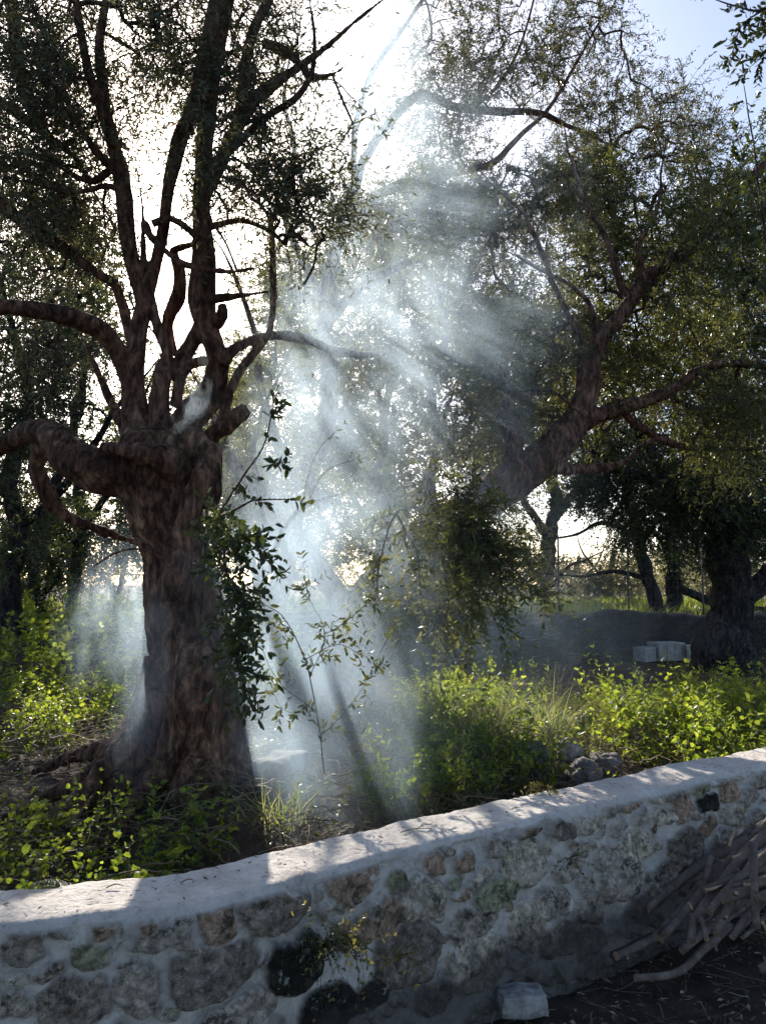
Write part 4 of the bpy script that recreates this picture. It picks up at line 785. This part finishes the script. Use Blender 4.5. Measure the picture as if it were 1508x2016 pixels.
for k, (px, py, d, s, lab) in enumerate([(1190,1480,5.2,(.22,.2,.18),'grey rock half buried in the weeds'),(1120,1475,5.4,(.2,.2,.16),'pale rock among weeds near the grass tufts'),(1045,1480,5.2,(.22,.2,.2),'dark rock low on the bank behind the wall'),(1150,1490,5.0,(.26,.2,.2),'dark rock right of the pale one'),(545,1470,4.6,(.45,.35,.32),'smoke veiled boulder right of the gnarled roots'),(20,1725,2.6,(.3,.2,.14),'grey rock behind the wall at the left edge')]):
    c = P(px, py, d); c[2] = gz(c[0], c[1]) + s[2] * .12; rock('rock', c, s, lab, 'rock', M['pale'] if k == 1 else M['grey'], 'rocks on the bank', .3, 10 + k, rng.uniform(0, 3), .45)
m, t, p, o = mat('block_concrete'); t.links.new(ramp(t, tex(t, 16, 7, .7), [(.3, (.25, .24, .225)), (.5, (.5, .485, .46)), (.7, (.66, .645, .62))]), p.inputs['Base Color']); p.inputs['Roughness'].default_value = .9; M['block'] = m
# pale hollow blocks before the back wall
def hollow_block(px, py, d, s, rz, label, ry=0):
    c = P(px, py, d); c[2] = gz(c[0], c[1]) + s[2] / 2 + .03; root = empty('concrete_block', c, label, 'block', 'pale blocks before the back wall'); mb = MB(); W_, D_, H_ = s; th = .03
    def bx_(x0, x1, y0, y1, z0_, z1_):
        v = np.array([[x, y, z] for x in (x0, x1) for y in (y0, y1) for z in (z0_, z1_)]); f = np.array([[0, 1, 3, 2], [4, 6, 7, 5], [0, 4, 5, 1], [2, 3, 7, 6], [0, 2, 6, 4], [1, 5, 7, 3]])
        v = v + fbm(v * 20, 1, 5)[:, None] * .004; ca, sa = math.cos(rz), math.sin(rz); v = np.stack([v[:, 0] * ca - v[:, 1] * sa, v[:, 0] * sa + v[:, 1] * ca, v[:, 2] + v[:, 0] * ry], -1); mb.add(v + c, f, 0, False)
    bx_(-W_/2, W_/2, -D_/2, D_/2, -H_/2, H_/2 - .02); n_ = max(2, int(W_ / .13))
    for i in range(n_ + 1):
        x = -W_/2 + i * (W_ - th) / n_; bx_(x, x + th, -D_/2 - .012, D_/2 + .012, -H_/2 + .01, H_/2 - .01)
    bx_(-W_/2 - .006, W_/2 + .006, -D_/2 - .016, D_/2 + .016, H_/2 - .022, H_/2 + .012); bx_(-W_/2 - .006, W_/2 + .006, -D_/2 - .016, D_/2 + .016, -H_/2 - .01, -H_/2 + .02)
    mb.build('body', M['block'], root)
hollow_block(1310, 1285, 13.0, (.46, .35, .27), .22, 'largest pale ribbed block of the row before the back wall'); hollow_block(1268, 1290, 12.9, (.20, .3, .2), .3, 'low pale block at the left end of the row', .08)
hollow_block(1362, 1290, 12.9, (.2, .25, .22), -.2, 'pale upright block beside the largest one'); hollow_block(1398, 1290, 12.8, (.20, .2, .19), .4, 'small pinkish grey block next to the dark trunk')
c = P(1468, 1290, 12.0); c[2] = gz(c[0], c[1]) + .1
m, t, p, o = mat('blue_sack'); t.links.new(ramp(t, tex(t, 22, 3, .5), [(.5, (.35, .36, .36)), (.56, (.06, .2, .35))]), p.inputs['Base Color']); p.inputs['Roughness'].default_value = .6; M['sack'] = m
rock('feed_sack', c, (.22, .18, .22), 'crumpled blue and white sack lying right of the dark trunk', 'sack', M['sack'], box=.5, seed=31, amp=.25)
# fence beyond the back wall
m, t, p, o = mat('fence_metal'); p.inputs['Base Color'].default_value = (.10, .095, .09, 1); p.inputs['Roughness'].default_value = .7; M['fence'] = m
fx = [.8, 2.0, 3.2, 4.6, 6.1, 7.5, 8.8, 10.2]; fb = [np.array([x, bwy(x) + 1.2, gz(x, bwy(x) + 1.2)]) for x in fx]; root = empty('wire_fence', fb[0], 'thin wire fence with rusty posts standing beyond the back wall', 'fence')
for b in fb:
    mb = MB(); q = np.array([b - [0, 0, .2], b + [0, 0, .6], b + [.01, 0, 1.5]]); tubes(mb, q[None], np.full((1, 3), .018), 6, cap=True); mb.build('post', M['fence'], root)
mb = MB()
for z in np.arange(.1, 1.5, .15):
    q = np.array([b + [0, 0, z] for b in fb]); a, r = resample(q, np.full(len(q), .0022), K=60); tubes(mb, a[None], r[None], 3)
for i in range(len(fb) - 1):
    for u in np.arange(0, 1, .06): b = fb[i] * (1 - u) + fb[i + 1] * u; tubes(mb, np.array([[b + [0, 0, .1], b + [0, 0, .8], b + [0, 0, 1.45]]]), np.full((1, 3), .0018), 3)
mb.build('wire_mesh', M['fence'], root)

# ------------------------------------------------------------------ pruned sticks
def stick(pts, rad, label, name='pruned_stick', cat='stick', grp='pruned sticks heaped against the wall'):
    q, r = resample(pts, rad, K=16); q = q + np.stack([fbm(q * 7, 2, 3), fbm(q * 7, 2, 4), fbm(q * 7, 2, 5)], -1) * .005; r = r * (1 + .12 * fbm(q * 22, 2, 6))
    c = q.mean(0); mb = MB(); tubes(mb, q[None], r[None], 9, cap=True, capmat=1)
    for j in rng.integers(3, 14, 2):
        if r[j] > .008: d_ = unit(rng.normal(size=3)); tubes(mb, np.array([[q[j], q[j] + d_ * r[j] * 1.6, q[j] + d_ * r[j] * 2.3]]), np.array([[r[j] * .6, r[j] * .42, r[j] * .4]]), 6, cap=True, capmat=1)
    return tag(mb.build(name, [M['stickbark'], M['cut']], loc=c), label, cat, grp)
SK = [([(1271,1792,3.45),(1365,1710,3.62),(1440,1668,3.7),(1530,1625,3.75)], 9, 'thick dark stick slanting down nearest the stone wall'),
 ([(1300,1850,3.25),(1390,1744,3.42),(1470,1660,3.5),(1540,1590,3.6)], 8, 'long stick reaching far down left out of the heap'),
 ([(1368,1808,3.25),(1415,1745,3.35),(1470,1678,3.42),(1535,1620,3.5)], 11, 'thickest forked stick in the middle of the heap'),
 ([(1292,1842,3.3),(1347,1782,3.42),(1380,1736,3.5)], 8, 'short straight stick beside the long one'),
 ([(1489,1828,3.1),(1484,1740,3.14),(1480,1657,3.2)], 8, 'upright stick leaning across the front of the heap'),
 ([(1409,1838,3.12),(1424,1806,3.16),(1443,1775,3.2)], 8, 'short curved stick hanging below the heap'),
 ([(1358,1853,3.18),(1362,1825,3.22),(1364,1800,3.26)], 7, 'stubby grey stick under the thickest one'),
 ([(1212,1886,3.28),(1264,1862,3.34),(1310,1840,3.4)], 9, 'lone stick lying on the ground left of the heap'),
 ([(1250,1930,3.0),(1330,1918,3.0),(1372,1884,3.05),(1404,1855,3.12),(1436,1826,3.2)], 7.5, 'bent stick with bulging end lying in front of the heap'),
 ([(1420,1771,3.16),(1445,1762,3.17),(1478,1757,3.18)], 10, 'thick broken chunk with greenish bark across the heap'),
 ([(1387,1752,3.3),(1440,1732,3.32),(1530,1698,3.36)], 8, 'nearly level stick in the upper middle of the heap'),
 ([(1430,1757,3.22),(1470,1745,3.24),(1530,1728,3.28)], 11, 'fat level stick at the right edge of the heap'),
 ([(1452,1667,3.5),(1480,1655,3.52),(1530,1640,3.55)], 5, 'thin reddish stick on top of the heap'),
 ([(1379,1806,3.2),(1386,1828,3.16),(1392,1850,3.12)], 5, 'thin drooping stick end near the forked one'),
 ([(1488,1770,3.1),(1510,1763,3.1),(1545,1752,3.15)], 10, 'sawn stick end pointing at the camera at the right edge'),
 ([(1496,1908,2.98),(1520,1897,2.98),(1560,1880,3.0)], 9, 'sawn stick end low at the right edge'),
 ([(1386,1745,3.4),(1392,1715,3.4),(1400,1690,3.45)], 6, 'small grey stick standing up in the heap'),
 ([(1300,1765,3.6),(1390,1700,3.7),(1540,1590,3.85)], 7, 'long upper stick resting close against the stone wall'),
 ([(1340,1872,3.25),(1420,1800,3.35),(1540,1690,3.5)], 8, 'straight stick running from the ground up to the right edge'),
 ([(1318,1822,3.35),(1400,1765,3.42),(1540,1672,3.55)], 6, 'slender straight stick below the thickest one'),
 ([(1395,1795,3.2),(1460,1725,3.3),(1540,1655,3.4)], 9, 'stout smooth stick right of the middle of the heap'),
 ([(1440,1845,3.1),(1480,1790,3.18),(1540,1730,3.25)], 7, 'stick sloping up from the dark ground at the lower right'),
 ([(1235,1830,3.5),(1300,1790,3.55),(1390,1755,3.6)], 4, 'thin twiggy stick lying left along the foot of the wall'),
 ([(1340,1735,3.6),(1375,1728,3.6),(1420,1700,3.62)], 5, 'thin twiggy stick against the wall')]
for pts, r, lab in SK:
    q = np.array([P(a[0], a[1], a[2] + .12) for a in pts]) if 'lying' not in lab else np.array([G(a[0], a[1], .03) for a in pts]); q[:, 2] = np.maximum(q[:, 2], .02 + r * q[:, 1] / F)
    stick(q, np.array([.92 * r * a[2] / F * (1.0 + .1 * i) for i, a in enumerate(pts)]), lab)
for px0, py0, px1, py1, d, lab in [(1434,1665,1446,1630,3.3,'tallest pale torn splinter pointing up from the top of the stick heap'),(1388,1752,1420,1742,3.2,'pale torn splinter lying nearly level in the middle of the stick heap'),(1355,1778,1364,1792,3.2,'shortest pale torn splinter at the left of the stick heap'),
        (1440,1688,1462,1678,3.3,'pale torn splinter lying slanted just below the tallest one'),(1500,1815,1512,1840,3.0,'pale torn splinter pointing down at the lower right edge of the heap'),(1488,1625,1500,1612,3.4,'small pale torn splinter at the upper right edge of the heap')]:
    stick(np.array([P(px0, py0, d), P((px0 + px1) / 2, (py0 + py1) / 2 + 1, d), P(px1, py1, d)]), np.array([.006, .005, .001]), lab, 'splinter', 'splinter', 'torn splinters')
for o_ in bpy.data.objects:
    if o_.name.startswith('splinter'): o_.data.materials[0] = M['cut']
hb = P(1470, 1800, 3.5)
for k in range(18):
    a = np.array([rng.uniform(1.45, 2.0), rng.uniform(3.55, 4.0), 0]); a[1] = min(a[1], wally(a[0]) - .12); a[2] = .03 + rng.random() * max(0.05, .24 * (a[0] - 1.35)); d_ = unit(np.array([rng.uniform(.7, 1), rng.uniform(.3, .7), rng.uniform(.2, .5)])); L_ = rng.uniform(.5, 1.1)
    q = np.array([a, a + d_ * L_ / 2 + rng.normal(0, .01, 3), a + d_ * L_]); q[:, 2] = np.maximum(q[:, 2], .03); q[:, 1] = np.minimum(q[:, 1], wally(q[:, 0]) - .05)
    r = rng.uniform(.003, .009); stick(q, np.array([r, r * .9, r * .6]), 'dark pruned stick buried in the heap')
# litter on the near ground and on the wall top
mb = MB(); q = np.stack([rng.uniform(-1.2, 3.2, 9000), rng.uniform(1.2, 4.6, 9000)], -1); q = q[q[:, 1] < wally(q[:, 0]) - .03]; z = gz(q[:, 0], q[:, 1]); b = np.c_[q, z + rng.uniform(.002, .03, len(q))]
leaves(mb, b, rng.normal(size=b.shape) * np.array([1, 1, .25]), np.array([0, 0, 1.0]) + rng.normal(0, .5, b.shape), rng.uniform(.02, .055, len(b)), rng.uniform(.006, .016, len(b)), 'thin')
n_ = 1500; s_ = rng.integers(0, len(b), n_); th = rng.uniform(0, 6.28, n_); L_ = rng.uniform(.04, .2, n_); dv = np.stack([np.cos(th), np.sin(th), rng.normal(0, .15, n_)], -1); tt_ = np.linspace(-.5, .5, 4)
tubes(mb, b[s_][:, None] + np.array([0, 0, .012]) + dv[:, None] * (tt_[None, :, None] * L_[:, None, None]) + rng.normal(0, .003, (n_, 4, 3)), np.full((n_, 4), .0018), 3)
tag(mb.build('leaf_litter', M['litter']), 'dry leaves and broken twigs littering the ground before the wall', kind='stuff')
for px, py, a_, L_, lab in [(395,1736,.5,.045,'short dark twig lying on the mortar cap in the trunk shadow'),(262,1753,.3,.05,'curved twig lying on the left end of the mortar cap'),(815,1640,.35,.13,'long thin forked twig lying on the sunlit mortar cap'),(1000,1595,.6,.05,'tiny twig on the dappled middle of the mortar cap')]:
    fy = np.array([abs(proj(np.array([0, y_, HT]))[1] - py) for y_ in np.linspace(2, 5, 600)]); y_ = np.linspace(2, 5, 600)[fy.argmin()]; c = np.array([(px - 754) / F * y_ * 1.03, y_, HT + .006 + np.interp(np.interp((px - 754) / F * y_, bx, ss), ss, crest)])
    dv = np.array([math.cos(a_), math.sin(a_), 0]); q = np.array([c - dv * L_ / 2, c + [0, .008, .005], c + dv * L_ / 2]); mb = MB(); a, r = resample(q, [.0022, .002, .001], K=8); tubes(mb, a[None], r[None], 5)
    if L_ > .1: tubes(mb, np.array([[c, c + [.02, .03, .008], c + [.05, .05, .01]]]), np.array([[.0015, .0012, .0008]]), 4)
    tag(mb.build('twig', M['dry'], loc=c), lab, 'twig', 'twigs on the wall cap')

mb = MB(); i_ = rng.integers(int(ns * .1), int(ns * .9), 230); d_ = rng.uniform(.03, WTH - .02, 230); c = np.stack([bx[i_] - bn[i_, 0] * d_, by[i_] - bn[i_, 1] * d_, HT + crest[i_] + .008], -1)
leaves(mb, c, rng.normal(size=c.shape) * np.array([1, 1, .12]), np.array([0, 0, 1.0]) + rng.normal(0, .3, c.shape), rng.uniform(.008, .035, 230), rng.uniform(.003, .009, 230), 'thin'); tag(mb.build('leaf_litter', M['litter']), 'small dry leaves and crumbs scattered on the mortar cap', kind='stuff')

# ------------------------------------------------------------------ smoke (real volume, lit by the sun through the crowns)
def puff(px, py, d, rx, ry, rz, dens, seed=0, tilt=0, sc_=2.2, thr=.38):
    n = 24; u = np.linspace(0, math.pi, n // 2 + 1); v = np.linspace(0, 2 * math.pi, n, endpoint=False)
    g = np.array([[math.sin(a) * math.cos(b), math.sin(a) * math.sin(b), math.cos(a)] for a in u for b in v]); ii = np.arange(len(g)).reshape(len(u), n); nx = np.roll(ii, -1, 1)
    mb = MB(); mb.add(g, np.stack([ii[:-1], ii[1:], nx[1:], nx[:-1]], -1).reshape(-1, 4)); o = mb.build('smoke', [], None)
    import bmesh
    bm = bmesh.new(); bm.from_mesh(o.data); bmesh.ops.remove_doubles(bm, verts=bm.verts, dist=1e-4); bmesh.ops.dissolve_degenerate(bm, edges=bm.edges, dist=1e-5); bmesh.ops.recalc_face_normals(bm, faces=bm.faces); bm.to_mesh(o.data); bm.free()
    o.location = P(px, py, d); o.scale = (rx, rz, ry); o.rotation_euler = (0, tilt, 0)
    m = bpy.data.materials.new('smoke'); m.use_nodes = True; t = m.node_tree; t.nodes.remove(t.nodes['Principled BSDF']); pv = t.nodes.new('ShaderNodeVolumePrincipled'); t.links.new(pv.outputs[0], t.nodes['Material Output'].inputs['Volume'])
    pv.inputs['Color'].default_value = (.66, .83, 1.0, 1); pv.inputs['Anisotropy'].default_value = .58
    tc = t.nodes.new('ShaderNodeTexCoord'); ln = t.nodes.new('ShaderNodeVectorMath'); ln.operation = 'LENGTH'; t.links.new(tc.outputs['Object'], ln.inputs[0])
    ge = t.nodes.new('ShaderNodeNewGeometry'); mp = t.nodes.new('ShaderNodeMapping'); mp.inputs['Location'].default_value = (seed * 3.1, seed, 0); mp.inputs['Scale'].default_value = (1, 1, .6); t.links.new(ge.outputs['Position'], mp.inputs[0])
    no = N_(t, 'ShaderNodeTexNoise', Scale=sc_, Detail=4, Roughness=.55, Distortion=.7); t.links.new(mp.outputs[0], no.inputs['Vector'])
    def mth(op, a, b, c=None):
        n_ = t.nodes.new('ShaderNodeMath'); n_.operation = op
        for i_, x_ in enumerate((a, b, c)):
            if x_ is None: continue
            if isinstance(x_, (int, float)): n_.inputs[i_].default_value = x_
            else: t.links.new(x_, n_.inputs[i_])
        return n_.outputs[0]
    fall = mth('SUBTRACT', 1.0, ln.outputs['Value'])                    # 1 in the middle, 0 on the hull
    edge = mth('MINIMUM', mth('MULTIPLY', fall, 2.6), 1.0)
    body = mth('MAXIMUM', mth('ADD', mth('MULTIPLY_ADD', no.outputs[0], 3.2, -1.75), mth('MULTIPLY', fall, 1.1)), 0.0)
    t.links.new(mth('MULTIPLY', mth('MULTIPLY', body, edge), dens), pv.inputs['Density'])
    o.data.materials.append(m); return tag(o, 'drifting blue white smoke among the olive trees', kind='stuff')
SMOKE = True
if SMOKE:
    puff(640, 1390, 4.25, .90, 1.8, .66, .80, 1, -.20, 2.4)
    puff(600, 960, 5.0, .90, 1.7, .6, .28, 2, .10, 2.2)
    puff(840, 660, 5.6, 1.45, 2.4, .8, .36, 3, .26, 2.3)
    puff(710, 190, 6.5, 1.1, 2.2, .8, .32, 4, .1, 2.2)
    puff(245, 1210, 7.0, .7, 1.1, .6, .6, 5)
    puff(282, 1400, 4.05, .20, .9, .2, 1.1, 6, .08, 4)
    puff(1040, 1245, 9.5, 3.2, .8, 1.3, .10, 7)
    puff(900, 1270, 5.4, 1.6, 1.3, .8, .22, 8)
    puff(380, 790, 4.3, .22, .26, .10, 1.0, 9, .5, 6)
    puff(1000, 1000, 6.2, 1.0, 1.1, .6, .26, 10, .3)
